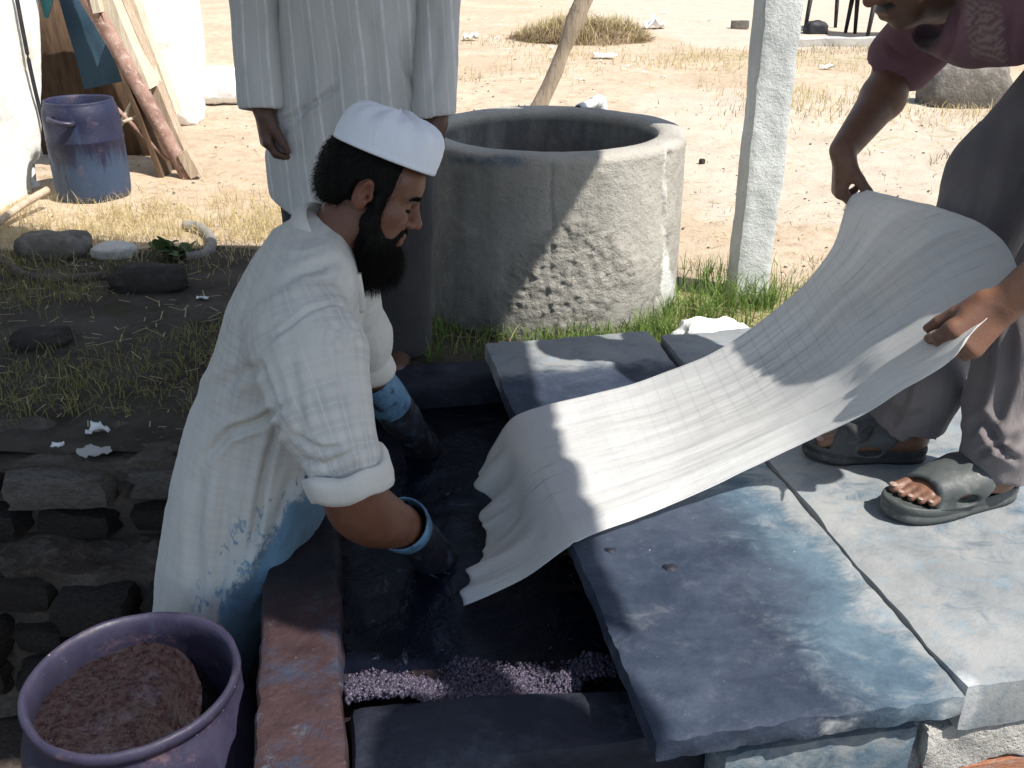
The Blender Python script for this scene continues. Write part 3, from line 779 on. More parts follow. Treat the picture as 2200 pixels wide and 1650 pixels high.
def build_platform():
    t = thing('concrete_platform', L(1.4, .75, -.62), 'pale blue-spotted concrete platform under the sandals of the bending man', 'platform')
    V, Q, u = vbox(.489, 3.2, .012, 1.46, .05, .133, res=.02, amp=.004, nsc=30, seed=21, rnd=.008, nlow=.006)
    s = (V-ORG)@AX; tt = (V-ORG)@BX
    edge = np.exp(-((s-.50)/.035)**2)
    V[:, 2] += np.where(V[:, 2] > .11, .0015*np.exp(-((s-.52)/.05)**2)*(.6+fbm(V, 12, 3, 3)), 0)
    st = .27+.16*fbm(V, 2, 3, 6); lime = edge*.45+.25*np.exp(-((tt-.02)/.02)**2)
    add('screed', V, Q, MT['slab'], t, True, {'stain': st, 'deep': -1+0*s, 'lime': lime})
    V, Q, u = vbox(.30, 3.2, .045, 1.45, -.62, .046, res=.035, amp=.012, nsc=20, seed=23, rnd=.01, nlow=.008)
    s = (V-ORG)@AX
    add('wall', V, Q, MT['plaster'], t, True, {'stain': .55*sstep(.75, .45, s), 'lime': 0*s})
    V, Q, u = vbox(.12, .44, .03, .10, -.62, .052, res=.02, amp=.005, nsc=25, seed=25, rnd=.008)
    add('plaster_skirt', V, Q, MT['slab'], t, True, {'stain': .6+0*V[:, 0], 'deep': .25+0*V[:, 0], 'lime': .1+0*V[:, 0]})
    # rough mortar skirting and the bricks bared under it
    V, Q, u = vbox(.455, 3.1, .022, .05, -.036, .045, res=.012, amp=.014, nsc=26, seed=27, rnd=.006, nlow=.008)
    add('mortar_band', V, Q, MT['plaster'], t, True, {'stain': .22+0*V[:, 0], 'lime': .15+0*V[:, 0]})
    Vb, Qb, u = rough_box((0, 0, 0), (1, 0, 0), (0, 1, 0), (0, 0, 1), .5, .05, 1.3, 3)
    me = mesh_data('brick', Vb, Qb, MT['brick'], False)
    r = random.Random(2)
    for row in range(5):
        z = -.075-.078*row; s = .46+(.06 if row % 2 else 0)
        while s < 1.3:
            w = .105
            piece('brick', me, t, L(s+w, .05+r.uniform(-.004, .004), z), (w*.95, .032, .033), ANG+r.uniform(-.02, .02))
            s += 2*w+.012
build_platform()

# ------------------------------------------------------------------ well ring, pipe, post, pole, canopy
def build_well():
    c = np.array([.12, 3.27, 0.0]); R, r, H = .452, .356, .575
    t = thing('concrete_well_ring', c, 'round grey concrete well ring with a crumbled patch, standing in grass', 'well')
    n = 440
    prof = [(R-.006, -.06)]+[(R, z) for z in np.linspace(-.04, H-.022, 120)]+[(R-.004, H-.012), (R-.012, H-.003), (R-.022, H), (R-.045, H+.002), (r+.03, H+.001), (r+.012, H-.002), (r+.003, H-.010), (r, H-.02)]
    prof += [(r+.004, z) for z in np.linspace(H-.04, -.5, 20)]+[(0.01, -.5)]
    V, Q = lathe(prof, c, n)
    rad = V-c; rad[:, 2] = 0; ln = np.linalg.norm(rad, axis=1)[:, None]; rad = rad/np.maximum(ln, 1e-6)
    outer = (ln[:, 0] > R-.03); x, y = proj(V); front = (rad[:, 1] < .35)
    d = .010*fbm(V, 2.2, 3, 3)+.004*fbm(V, 9, 4, 4)+.0016*fbm(V, 50, 3, 5)
    m = sstep(1.05, .75, np.hypot((x-1225-.25*(600-y))/150, (y-600)/125)+.28*fbm(V, 14, 3, 7))*outer*front*(V[:, 2] < H-.08)
    lum = np.maximum(fbm(V, 60, 4, 9), -.3)+.7*np.abs(fbm(V, 40, 3, 19))
    d = d+m*(-.006+.009*lum)
    m2 = sstep(1.1, .6, np.hypot((x-1010)/45, (y-430)/90)+.35*fbm(V, 14, 3, 8))*outer*front
    d = d-.010*m2
    dr, _ = seg_dist(x, y, [(1440, 330), (1425, 420), (1432, 520), (1415, 640)])
    d = d-.008*np.exp(-(dr/4)**2)*outer*front
    dr2, _ = seg_dist(x, y, [(1185, 360), (1183, 430), (1188, 500)])
    d = d-.005*np.exp(-(dr2/4)**2)*outer*front
    V = V+rad*(d*outer)[:, None]
    V[:, 2] += np.where(V[:, 2] > H-.03, .006*fbm(V, 5, 4, 11), 0)
    ring = (V[:, 2] > H-.03)*(rad[:, 1] < .2)
    st = (.62*np.exp(-((x-1040)/150)**2)*np.exp(-((y-345)/26)**2)+.35*np.exp(-((x-1090)/60)**2)*np.exp(-((y-430)/70)**2))*(rad[:, 1] < .2)
    lime = .75*np.exp(-((x-1445)/26)**2)*sstep(520, 640, y)+.55*np.exp(-((x-1432)/10)**2)
    lime = lime*outer*front
    shade_stain = np.clip(.75*sstep(1230, 900, x+60*fbm(V, 4, 3, 41))*outer*front*(V[:, 2] < H-.01)+.35*sstep(.25, .0, V[:, 2])*outer, 0, .8)+.9*(~outer)*(V[:, 2] < H-.03)  # left side and inside darkened in colour as shade; base darker too
    add('ring_wall', V, Q, MT['well'], t, True, {'stain': st, 'lime': lime, 'crumble': m, 'shade_stain': shade_stain})
    # plastic outlet pipe clipped to the back of the ring
    p = thing('plastic_pipe', PY(1292, 240, 3.78), 'short grey plastic pipe with an elbow behind the well rim', 'pipe')
    a = PY(1243, 234, 3.66); b = PY(1290, 215, 3.80); e = b+np.array([0, 0, -.5])
    path = np.vstack([np.linspace(a, b+(a-b)*.06, 8)])
    V, Fq = tube(path, .0175, 16); o = add('pipe_run', V, Fq, MT['pvc'], p)
    V, Fq = tube(np.array([a+(a-b)*.004, a-(a-b)*.01]), .0135, 12); add('bore', V+(a-b)*.02, Fq, MT['pvc_end'], p)
    el = spline([b+(a-b)*.30, b+(a-b)*.10, b+np.array([0, 0, -.004]), b+np.array([0.006, .004, -.03]), b+np.array([.007, .005, -.055])], 12)
    V, Fq = tube(el, .0225, 16); add('elbow', V, Fq, MT['pvc'], p)
    V, Fq = tube(np.array([b+np.array([.007, .005, -.05]), b+np.array([.007, .005, -.62])]), .0175, 16); add('riser', V, Fq, MT['pvc'], p)
build_well()
def build_post():
    c = np.array([.815, 3.235, 0]); a = math.radians(4); ax = np.array([math.cos(a), math.sin(a), 0]); ay = np.array([-math.sin(a), math.cos(a), 0])
    V, Q, u = rough_box(c+np.array([.01, 0, 1.05]), ax*.060, ay*.062, np.array([.006, 0, 1.25]), .013, .0045, 22, 13, .010, .008)
    o = add('concrete_post', V, Q, MT['post'], None, True, {'stain': 0*V[:, 0], 'lime': 0*V[:, 0]}, base=c); sharp(o, 45)
    tag(o, 'rough square pale concrete post standing in grass right of the well', 'post')
build_post()
def build_pole():
    a = np.array([-.15, 3.84, 0]); b = PY(1155, 234, 3.84); d = PY(1258, 0, 3.84); e = d+(d-b)*3.4; a = b+(b-d)*1.43
    pts = np.linspace(a, e, 40)+.006*np.stack([np.sin(np.arange(40)*.7), 0*np.arange(40), 0*np.arange(40)], -1); w = .030+.004*np.sin(np.arange(40)*.9)+.003*np.cos(np.arange(40)*2.1)
    V, Fq = tube(pts, w, 12, True, .8, (0, 1, 0)); V = V+.004*np.stack([fbm(V, 25, 3, i) for i in range(3)], -1)
    tag(add('wooden_pole', V, Fq, MT['wood'], base=a), 'split weathered wooden pole leaning up behind the well', 'pole')
build_pole()
def build_canopy():
    h = 2.3
    t = thing('mat_canopy', (-.6, 2.0, 0), 'reed mat shade roof over the vat, held up on poles', 'canopy')
    edge = [(1.43, .625), (1.33, 1.25), (1.285, 1.77), (1.235, 2.25), (1.225, 2.7), (1.215, 3.17), (.55, 3.10), (.18, 3.13), (-.32, 3.2), (-.93, 3.46), (-2.6, 3.5), (-2.6, .70), (-.2, .78), (.40, .80), (.74, .80), (.82, .75), (.90, .72), (1.02, .70), (1.205, .695), (1.205, .575), (1.13, .545), (1.085, .49), (1.10, .30), (1.2, .2), (1.36, .2), (1.45, .34), (1.455, .44), (1.41, .53), (1.31, .575), (1.30, .685), (1.36, .66)]
    E = []
    for i in range(len(edge)):
        a = np.array(edge[i]); b = np.array(edge[(i+1) % len(edge)]); n = max(1, int(np.linalg.norm(b-a)/.025))
        for k in range(n): E.append(a+(b-a)*k/n)
    E = np.array(E)+np.array([.02, -.155]); m = len(E)
    P3 = np.column_stack([E, np.zeros(m)]); E = E+.018*np.stack([fbm(P3, 22, 3, 1), fbm(P3, 22, 3, 2)], -1)
    zz = h+0*E[:, 0]
    top = np.column_stack([E, zz+.02]); bot = np.column_stack([E, zz-.015])
    V = np.vstack([top, bot]); Fq = [tuple(range(m)), tuple(range(2*m-1, m-1, -1))]+[(i, m+i, m+(i+1) % m, (i+1) % m) for i in range(m)]
    add('reed_mat', V, Fq, MT['reed'], t, False)
    for y in (.95, 1.9, 2.85):
        V, Fq = tube(np.array([(-2.5, y, h-.06), (1.15, y, h-.06)]), .04, 8); add('beam', V, Fq, MT['wood_dark'], t)
    for (x, y) in ((-2.5, .95), (-2.5, 2.85)):
        V, Fq = tube(np.array([(x, y, -.6), (x, y, h-.02)]), .045, 8); add('support_pole', V, Fq, MT['wood_dark'], t)
build_canopy()

# ------------------------------------------------------------------ left yard: white wall, lean-to, drum, sacks
def build_left():
    # limewashed wall running away on the left
    V, Q, u = rough_box((-2.41, 4.05, .95), (.085, 0, 0), (0, 1.16, 0), (0, .44, 1.05), .03, .010, 8, 5, .02, .02)
    w = thing('white_wall', (-2.4, 3.65, 0), 'limewashed white wall with a black cable at the left edge of the picture', 'wall')
    x, y = proj(V)
    hole = sstep(1.1, .7, np.hypot((x-80)/10, (y-372)/42))*(V[:, 0] > -2.36); V[:, 0] -= .07*hole
    add('wall_face', V, Q, MT['white_wall'], w)
    cab = [PY(p[0], p[1], 4.62) for p in ((30, -20), (48, 60), (68, 160), (92, 275))]
    cab = [np.array([-2.315+.02*(.9-c[2]), c[1], c[2]]) for c in cab]
    cab = [PX(p[0], p[1], -2.30) for p in ((33, -20), (48, 60), (68, 160), (95, 275))]
    V, Fq = tube(spline(cab, 24), .010, 8); add('cable', V, Fq, MT['black'], w)
    # white building wall behind
    V, Q, u = rough_box((-4.35, 9.3, 1.2), (1.42, 0, 0), (0, .5, 0), (0, 0, 1.5), .12, .02, 3, 9, .03, .02)
    tag(add('white_building', V, Q, MT['white_wall'], base=(-4.35, 9.3, 0)), 'bright white building corner behind the leaning boards', 'building')
    # lean-to of planks against the wall
    t = thing('plank_lean_to', (-1.95, 5.1, 0), 'leaning planks and rusty pipe propped in a slope beside the white wall', 'lean-to')
    Yp = 5.0
    V, Fq = tube(spline([PY(172, -30, Yp), PY(235, 75, Yp), PY(310, 210, Yp), PY(408, 388, Yp)], 30), .038, 12); add('rusty_pipe', V+.003*fbm(V, 20, 3, 2)[:, None], Fq, MT['rust'], t)
    def plank(name, a, b, w, th, mat, seed=1):
        a, b = np.asarray(a, float), np.asarray(b, float); d = (b-a)/2; n = np.cross(d, (0, 1, 0)); n = n/np.linalg.norm(n)
        V, Q, u = rough_box((a+b)/2, d, np.array([0, w, 0]), n*th, .04, .004, 12, seed, .004, .006)
        return add(name, V, Q, mat, t)
    off = np.array([.045, 0, .02])
    plank('plank', PY(225, -30, Yp+.1), PY(318, 190, Yp+.1), .10, .05, MT['wood_pale'], 1)
    plank('plank', PY(248, -30, Yp+.16), PY(398, 330, Yp+.16), .05, .022, MT['wood'], 2)
    plank('plank', PY(272, -30, Yp+.26), PY(375, 245, Yp+.26), .05, .03, MT['wood_pale'], 3)
    plank('plank', PY(222, -20, Yp+.1)+np.array([.0, -.12, 0]), PY(224, 25, Yp+.1)+np.array([.02, -.12, 0]), .03, .02, MT['wood_pale'], 4)
    plank('plank', PY(393, 325, Yp-.02), PY(424, 378, Yp-.02), .03, .03, MT['wood'], 5)
    plank('sheet_board', PY(160, -230, Yp+.10)-off, PY(384, 372, Yp+.10)-off, .13, .012, MT['wood_dark'], 6)
    # dark board added at the back to keep the shelter's inside in shade
    pts = [(-2.62, 5.50, -.05), (-1.86, 5.46, -.05), (-2.28, 5.50, 1.0), (-2.7, 5.5, 1.6)]
    P = np.array(pts); V = np.vstack([P, P+np.array([0, .03, 0])]); Fq = [(0, 1, 2, 3), (7, 6, 5, 4), (0, 4, 5, 1), (1, 5, 6, 2), (2, 6, 7, 3), (3, 7, 4, 0)]
    add('shade_back_board', V, Fq, MT['wood_dark'], t, False)
    st = [PY(250, 285, 4.98), PY(292, 205, 5.02)]; V, Fq = tube(np.array(st), .011, 8); add('stick', V, Fq, MT['wood_pale'], t)
    V, Fq = tube(np.array([PY(265, 262, 4.95), PY(335, 235, 5.1)]), .009, 8); add('stick', V, Fq, MT['wood_pale'], t)
    V, Fq = tube(np.array([PY(250, 232, 4.97), PY(360, 345, 5.0)]), .010, 8); add('stick', V, Fq, MT['rust'], t)
    # tarpaulins hanging inside
    def sheet(name, poly, Yc, mat, label, sag=.03):
        P = np.array([PY(x, y, Yc) for x, y in poly]); nu = 14
        a = spline(P[[0, 1]], nu) if False else np.linspace(P[0], P[1], nu); b = np.linspace(P[3], P[2], nu)
        G = np.array([np.linspace(p, q, nu) for p, q in zip(a, b)]); G[..., 1] += sag*fbm(G*np.array([1, 1, .3]), 9, 3, 2)
        V = G.reshape(-1, 3); Fq = grid_faces(nu, nu); n = len(V)
        tag(add(name, np.vstack([V, V+np.array([0, .008, 0])]), np.vstack([Fq, Fq[:, ::-1]+n]), mat, base=P.mean(0)), label, 'tarpaulin')
    sheet('tarpaulin', [(118, -40), (250, -40), (262, 175), (182, 192)], 5.36, MT['tarp_shade'], 'blue tarpaulin hanging in the lean-to, coloured dark for its shade')
    sheet('tarpaulin', [(78, -40), (125, -40), (104, 40), (96, 36)], 5.22, MT['teal'], 'teal tarpaulin corner hanging over the end of the white wall')
    # blue drum
    c = PZ(192, 432, 0); c = np.array([c[0], c[1]+.08, 0]); R = .172
    d = thing('blue_drum', c, 'small blue drum with pale streaks and a handle beside the white wall', 'drum')
    prof = [(.01, .004), (R*.88, .0), (R*.95, .012), (R*.98, .05), (R, .15), (R, .275), (R*1.010, .279), (R*1.010, .287), (R, .291), (R*.99, .38), (R*.965, .415), (R*.90, .442), (R*.885, .448), (R*.89, .455), (R*.86, .458), (R*.83, .45), (R*.82, .40), (R*.8, .3), (.01, .28)]
    V, Q = lathe(prof, c, 56); V = V+.004*fbm(V, 6, 3, 3)[:, None]
    V[:, 0] += .03*(V[:, 2]-.2)*0
    add('drum_body', V, Q, MT['drum_far'], d, True, {'stain': sstep(.30, .1, V[:, 2])})
    h0 = c+np.array([-.075, -R*.9, .395]); hd = [h0, h0+np.array([.01, -.035, .0]), h0+np.array([.055, -.05, -.012]), h0+np.array([.10, -.035, -.02]), h0+np.array([.105, .0, -.02])]
    V, Fq = tube(spline(hd, 20), .012, 10); add('handle', V, Fq, MT['drum'], d)
    # sacks
    def sack(px, py, Y, rx, ry, rz, label, seed, tilt=0.0):
        c = PY(px, py, Y); c[2] = gz(c[0], c[1])+rz*.82
        V, Q, u = rough_box((0, 0, 0), (1, 0, 0), (0, 1, 0), (0, 0, 1), .09, 0, 1, 0)
        r = (np.abs(V)**2.8).sum(1)**(-1/2.8); V = V*r[:, None]; V = V*np.array([rx, ry, rz])
        V = V*(1+.12*fbm(V, 9, 4, seed)[:, None])+.016*np.stack([np.abs(fbm(V, 26, 3, seed+i)) for i in range(3)], -1)
        V[:, 0] += tilt*V[:, 2]
        tag(add('white_sack', V+c, Q, MT['sack'], base=c-np.array([0, 0, rz*.82])), label, 'sack', 'white sacks by the lean-to')
    sack(378, 200, 6.5, .155, .15, .235, 'upright lumpy white sack right behind the leaning planks', 3, -.12)
    sack(470, 185, 7.4, .30, .2, .13, 'low white sack lying flat between the upright sack and the standing man', 8)
def PX(x, y, X):
    u, f, g = _ray(x, y); d = X/u
    return np.array([X, f*d, EYE+g*d])
build_left()
# ------------------------------------------------------------------ people: shared anatomy
def nrm(v): v = np.asarray(v, float); return v/np.linalg.norm(v)
def head_axes(f, roll=0.0):
    f = nrm(f); l = nrm(np.cross((0, 0, 1), f)); u = np.cross(f, l)
    return np.array([f, l*math.cos(roll)-u*math.sin(roll), u*math.cos(roll)+l*math.sin(roll)])
HS = [1.0]
def to_world(V, C, R): return np.asarray(C)+HS[0]*np.asarray(V)@R
def to_local(W, C, R): return (np.asarray(W)-C)@R.T/HS[0]
def head_clay(neck_to, closed=True, h=.0026):
    nb = np.asarray(neck_to, float)
    lo = np.minimum([-.125, -.105, -.15], nb-.08); hi = np.maximum([.14, .105, .14], nb+.08)
    c = Clay(lo, hi, h)
    c.ell((-.014, 0, .036), (.098, .077, .088))
    c.ell((.038, 0, -.035), (.058, .064, .085), k=.03)
    c.ell((.020, 0, -.070), (.062, .056, .045), k=.03)
    c.ell((.062, 0, -.098), (.026, .026, .022), k=.025)
    c.ell((.058, 0, .045), (.042, .062, .045), k=.03)
    for s in (-1, 1):
        c.ell((.062, s*.040, -.022), (.030, .022, .022), k=.02)
        c.ell((.096, s*.031, .003), (.013, .019, .012), k=.016, mode='cut')
        c.ell((.0755, s*.031, .003), (.0145, .0165, .0135), k=.004)
        c.cap((.087, s*.014, .022), (.076, s*.050, .022), .0085, .007, k=.014)
    c.cap((.088, 0, .022), (.113, 0, -.024), .0075, .0115, k=.012)
    c.ell((.112, 0, -.028), (.0125, .0125, .0105), k=.008)
    for s in (-1, 1):
        c.ell((.101, s*.0135, -.033), (.0115, .0075, .0085), k=.006)
        c.ell((.107, s*.006, -.041), (.006, .0035, .004), k=.003, mode='cut')
    c.cap((.093, -.018, -.062), (.093, .018, -.062), .0085, k=.010, flat=((1, 0, 0), 1.3))
    c.cap((.090, -.016, -.076), (.090, .016, -.076), .0088, k=.010, flat=((1, 0, 0), 1.3))
    c.cap((.106, -.022, -.0685), (.106, .022, -.0685), .0042, k=.004, mode='cut')
    for s in (-1, 1):       # ears
        Re = np.array([nrm((.93, s*.30, -.2)), nrm((-.30*s*s, s*.95, 0)), nrm((.2, 0, 1))])
        c.ell((-.010, s*.081, -.002), (.0205, .0085, .033), Re, k=.006)
        c.ell((-.006, s*.080, -.026), (.010, .007, .013), Re, k=.006)
        c.ell((-.002, s*.090, .004), (.0115, .0095, .018), Re, k=.005, mode='cut')
        c.ell((.002, s*.088, -.006), (.006, .014, .007), k=.003, mode='cut')
        c.ell((.008, s*.078, -.006), (.006, .006, .009), k=.006)
    c.chain([(-.022, 0, -.05), (-.025, 0, -.10), nb], [.058, .056, .062], k=.03)
    V, Q = c.mesh(1)
    x, y, z = V.T; ay = np.abs(y)
    brow = np.exp(-((z-.0255-.10*(ay-.03)*(ay < .03)+.25*np.maximum(ay-.038, 0))/.0042)**2)*sstep(.008, .013, ay)*sstep(.060, .050, ay)*(x > .055)
    lash = np.exp(-((z+.0035)/.0022)**2)*sstep(.016, .020, ay)*sstep(.050, .045, ay)*(x > .062)
    red = np.exp(-((x-.113)**2+y**2+(z+.03)**2)/.0003)+.7*np.exp(-((ay-.085)/.012)**2)*(np.abs(x+.005) < .04)+.5*np.exp(-((z+.069)/.011)**2)*(x > .08)*(ay < .03)
    return V, Q, {'hairy': np.clip(1.7*brow+1.4*lash, 0, 1), 'red': np.clip(red, 0, 1)}
def hand_clay(c, w, e1, n, side, curl, spread=.0, thumb=(.5, .5, .35), scale=1.0, fingers=(1, 1, 1, 1), tw=.020, nails=None):
    """w wrist, e1 to the knuckles, n out of the palm; curl = bends of the three joints per finger"""
    e1 = nrm(e1); n = np.asarray(n, float); n = nrm(n-e1*(n@e1)); e2 = np.cross(e1, n)*side; k = scale
    w = np.asarray(w, float)
    for a in (-.026, -.009, .009, .026):
        c.cap(w+e2*a*.55*k+e1*.005*k, w+e1*.088*k+e2*a*k*1.05, .0155*k, .0125*k, k=.016)
    c.cap(w+e1*.02*k+e2*.024*k+n*.006*k, w+e1*.05*k+e2*.026*k+n*.010*k, .017*k, .015*k, k=.016)
    tips = []
    Ls = (.070, .078, .072, .056); Os = (.030, .010, -.010, -.028)
    for i in range(4):
        p = w+e1*(.088-abs(i-1.3)*.004)*k+e2*Os[i]*k; ang = 0; d = nrm(e1+e2*spread*(1.5-i)*.5)
        r = (.0098, .0100, .0095, .0082)[i]*k
        cu = curl[i] if isinstance(curl[0], (tuple, list)) else curl
        for j, fr in enumerate((.46, .30, .24)):
            ang += cu[j]; dd = d*math.cos(ang)+n*math.sin(ang); q = p+dd*Ls[i]*fr*k*fingers[i]
            c.cap(p, q, r*(1-.06*j), r*(.94-.08*j), k=.004 if j else .008); p = q
        tips.append((p, dd))
    a, b, t = thumb
    p = w+e1*.022*k+e2*.028*k+n*.006*k; d = nrm(e1*a+e2*b+n*t); q = p+d*.045*k; c.cap(p, q, .0150*k, .0118*k, k=.010)
    d2 = nrm(d+e1*.35+n*tw*6); q2 = q+d2*.032*k; c.cap(q, q2, .0118*k, .0108*k, k=.004)
    d3 = nrm(d2+e1*.2+n*tw*5); q3 = q2+d3*.022*k; c.cap(q2, q3, .0105*k, .0080*k, k=.004)
    tips.append((q3, d3))
    return tips
def ribbons(name, P, D, ln, w, mat, parent, bend=(0, 0, -1), seg=3, seed=1):
    """short hairs: P roots, D directions"""
    r = np.random.default_rng(seed); n = len(P); D = D/np.linalg.norm(D, axis=1)[:, None]
    side = np.cross(D, r.normal(size=(n, 3))); side /= np.linalg.norm(side, axis=1)[:, None]
    ln = ln*r.uniform(.5, 1.2, n); V = np.zeros((n, seg*2+1, 3)); bend = np.asarray(bend, float)
    for i in range(seg+1):
        t = i/seg; c = P+(D*t+bend*t*t*.5)*ln[:, None]
        if i < seg: V[:, 2*i] = c-side*w*(1-t*.8)*.5; V[:, 2*i+1] = c+side*w*(1-t*.8)*.5
        else: V[:, 2*i] = c
    Fq = []
    b = np.arange(n)[:, None]*(seg*2+1)
    F3 = []
    for i in range(seg-1):
        F3.append(b+np.array([[2*i, 2*i+1, 2*i+3]])); F3.append(b+np.array([[2*i, 2*i+3, 2*i+2]]))
    F3.append(b+np.array([[2*seg-2, 2*seg-1, 2*seg]]))
    return add(name, V.reshape(-1, 3), np.concatenate(F3), mat, parent, True)

# ------------------------------------------------------------------ the dyer leaning over the vat
def build_dyer():
    t = thing('person', (-.64, 1.75, -.62), 'bearded man in white cap and dye splashed cream kurta, arms in the vat', 'person')
    R = head_axes((math.cos(math.radians(24)), -.02, -math.sin(math.radians(24))), math.radians(11))
    HS[0] = .885
    ear = PY(783, 418, 1.745); C = ear-HS[0]*np.array([-.006, -.082, -.004])@R
    neck_w = PY(690, 545, 1.79); nb = to_local(neck_w, C, R)
    Vh, Q, at = head_clay(nb)
    core = Clay((-.85, 1.50, -.45), (-.2, 2.12, .75), .01)
    core.chain([PY(690, 545, 1.79), PY(600, 800, 1.76), (-.62, 1.76, -.02)], [.055, .10, .10], k=.05)
    core.chain([PY(670, 640, 1.76), PY(660, 720, 1.60), PY(720, 950, 1.46)], [.06, .05, .030], k=.03)
    core.chain([PY(670, 640, 1.78), PY(740, 650, 1.93), PY(795, 790, 2.02), PY(850, 880, 2.09)], [.06, .05, .04, .035], k=.03)
    for yy in (1.70, 1.83): core.chain([(-.62, 1.76, .0), (-.625, yy, -.12), (-.64, yy, -.4)], [.07, .06, .05], k=.03)
    skin = [(to_world(Vh, C, R), Q, at), core.mesh(1)]
    # near forearm
    cuff = PY(748, 1022, 1.455); elb = PY(768, 1098, 1.475); wr = PY(885, 1145, 1.63); hd = PY(955, 1222, 1.75)
    c = Clay(np.minimum(cuff, hd)-.13, np.maximum(cuff, hd)+.13, .004)
    em = (cuff+elb)/2+np.array([.012, .02, .0])
    c.chain(spline([PY(722, 962, 1.475), cuff, elb*.75+em*.25, elb+(wr-elb)*.35, wr, hd], 16), np.interp(np.linspace(0, 1, 16), [0, .2, .4, .6, .8, 1], [.034, .043, .046, .044, .031, .034]), k=.03)
    skin.append(c.mesh(1))
    # the legs under the trousers, standing on the sunken floor
    c = Clay((-.85, 1.45, -.66), (-.35, 2.05, .1), .008)
    for y in (1.70, 1.83):
        c.chain([(-.62, y, 0), (-.63, y, -.3), (-.66, y, -.58)], [.07, .055, .04], k=.02)
        c.chain([(-.69, y, -.60), (-.56, y-.01, -.615)], [.035, .026], k=.02)
    skin.append(c.mesh(1))
    V, Q, A = merge(skin)
    add('body', V, Q, MT['skin_a'], t, True, A)
    # hair
    c = Clay((-.14, -.11, -.10), (.12, .11, .14), .003)
    c.ell((-.017, 0, .036), (.107, .0845, .094))
    c.ell((-.045, 0, -.015), (.072, .073, .055), k=.03)
    c.plane((-.06, 0, -.052), (.25, 0, -1))
    c.ell((.125, 0, -.005), (.078, .15, .088), k=.012, mode='cut')
    for s in (-1, 1):
        c.ell((.060, s*.085, -.055), (.040, .035, .045), k=.008, mode='cut')
        c.ell((-.014, s*.092, -.014), (.027, .030, .036), k=.008, mode='cut')
        c.ell((-.035, s*.080, -.052), (.022, .030, .030), k=.01, mode='cut')
    V, Q = c.mesh(1); V = V*(1+.010*fbm(V*np.array([1, 1, .6]), 60, 3, 3)[:, None])
    # sideburn and beard
    b = Clay((-.03, -.11, -.24), (.15, .11, .09), .003)
    for s in (-1, 1):
        b.chain([(.028, s*.068, .040), (.026, s*.071, -.010), (.024, s*.067, -.055), (.046, s*.052, -.095)], [.009, .012, .018, .022], k=.015)
        b.chain([(.046, s*.052, -.095), (.074, s*.024, -.118)], [.022, .023], k=.02)
        b.chain([(.096, s*.003, -.049), (.088, s*.024, -.056), (.076, s*.034, -.080)], [.0060, .0075, .014], k=.008)
        b.chain([(.040, s*.050, -.10), (.062, s*.028, -.155)], [.025, .020], k=.03)
    b.chain([(.080, 0, -.105), (.082, 0, -.135), (.066, 0, -.170)], [.026, .031, .014], k=.03)
    b.chain([(.050, 0, -.12), (.056, 0, -.165)], [.038, .026], k=.03)
    Vb, Qb = b.mesh(1); Vb = Vb+normals(Vb, Qb)*(.004*fbm(Vb*np.array([1, 1, .45]), 110, 3, 5))[:, None]
    V, Q, _ = merge([(V, Q), (Vb, Qb)])
    o = add('hair_and_beard', to_world(V, C, R), Q, MT['hair'], t)
    r = np.random.default_rng(4); N = normals(Vb, Qb); i = r.integers(0, len(Vb), 15000)
    i = i[(Vb[i, 2] < .02)]
    P = to_world(Vb[i], C, R); D = (N[i]*.5+np.array([.15, 0, -.8])+r.normal(size=(len(i), 3))*.35)@R
    ribbons('beard_hair', P-D*.004, D, np.where(Vb[i, 2] < -.08, .022, .009), .0007, MT['hair'], o, seed=2)['kind'] = 'stuff'
    i = r.integers(0, len(V)-len(Vb), 5000); Vx = V[:len(V)-len(Vb)]; N = normals(V, Q)[:len(Vx)]
    P = to_world(Vx[i], C, R); D = (N[i]*.6+np.array([-.5, 0, -.7])+r.normal(size=(len(i), 3))*.3)@R
    ribbons('scalp_hair', P, D, .012, .0009, MT['hair'], o, seed=3)['kind'] = 'stuff'
    k = np.where((at['hairy'] > .35) & (Vh[:, 2] > .012))[0]; k = r.choice(k, 420); sg = np.sign(Vh[k, 1]); D = np.stack([.25+0*sg, sg*.9, .35-14*np.maximum(np.abs(Vh[k, 1])-.034, 0)], -1)@R
    ribbons('eyebrow', to_world(Vh[k], C, R), D, .010, .0011, MT['hair'], o, (0, 0, -.1), 3, 7)['kind'] = 'stuff'
    k = np.where((at['hairy'] > .35) & (Vh[:, 2] < .006))[0]; k = r.choice(k, 160); D = np.array([.8, 0, -.55])@R+r.normal(0, .12, (160, 3))
    ribbons('eyelash', to_world(Vh[k], C, R), D, .0065, .0008, MT['hair'], o, (0, 0, .1), 3, 8)['kind'] = 'stuff'
    # cap
    n = 72; th = np.arange(n)*2*math.pi/n
    prof = [(.985, .004), (1.0, 0), (1.012, .003), (1.016, .009), (1.006, .011), (1.012, .016), (1.015, .026), (1.0, .042), (.965, .058), (.90, .072), (.80, .083), (.66, .090), (.48, .094), (.28, .096), (.10, .097), (.01, .0965)]
    P = []
    for rr, z in prof:
        x = -.002+.112*rr*np.cos(th); y = .094*rr*np.sin(th)
        g = (.0025*np.sin(7*th+1)+.002*np.sin(13*th))*sstep(.02, .07, z)
        P.append(np.stack([x*(1+g*6*rr), y*(1+g*6*rr), .078+z+.004*np.cos(th)+g*1.2], -1))
    P = np.array(P); V = P.reshape(-1, 3)
    ridge = np.exp(-((V[:, 1]+.01+.25*(V[:, 0]))/.008)**2)*sstep(.14, .165, V[:, 2])*.004
    ridge -= np.exp(-((V[:, 1]-.006+.25*(V[:, 0]))/.008)**2)*sstep(.14, .165, V[:, 2])*.005
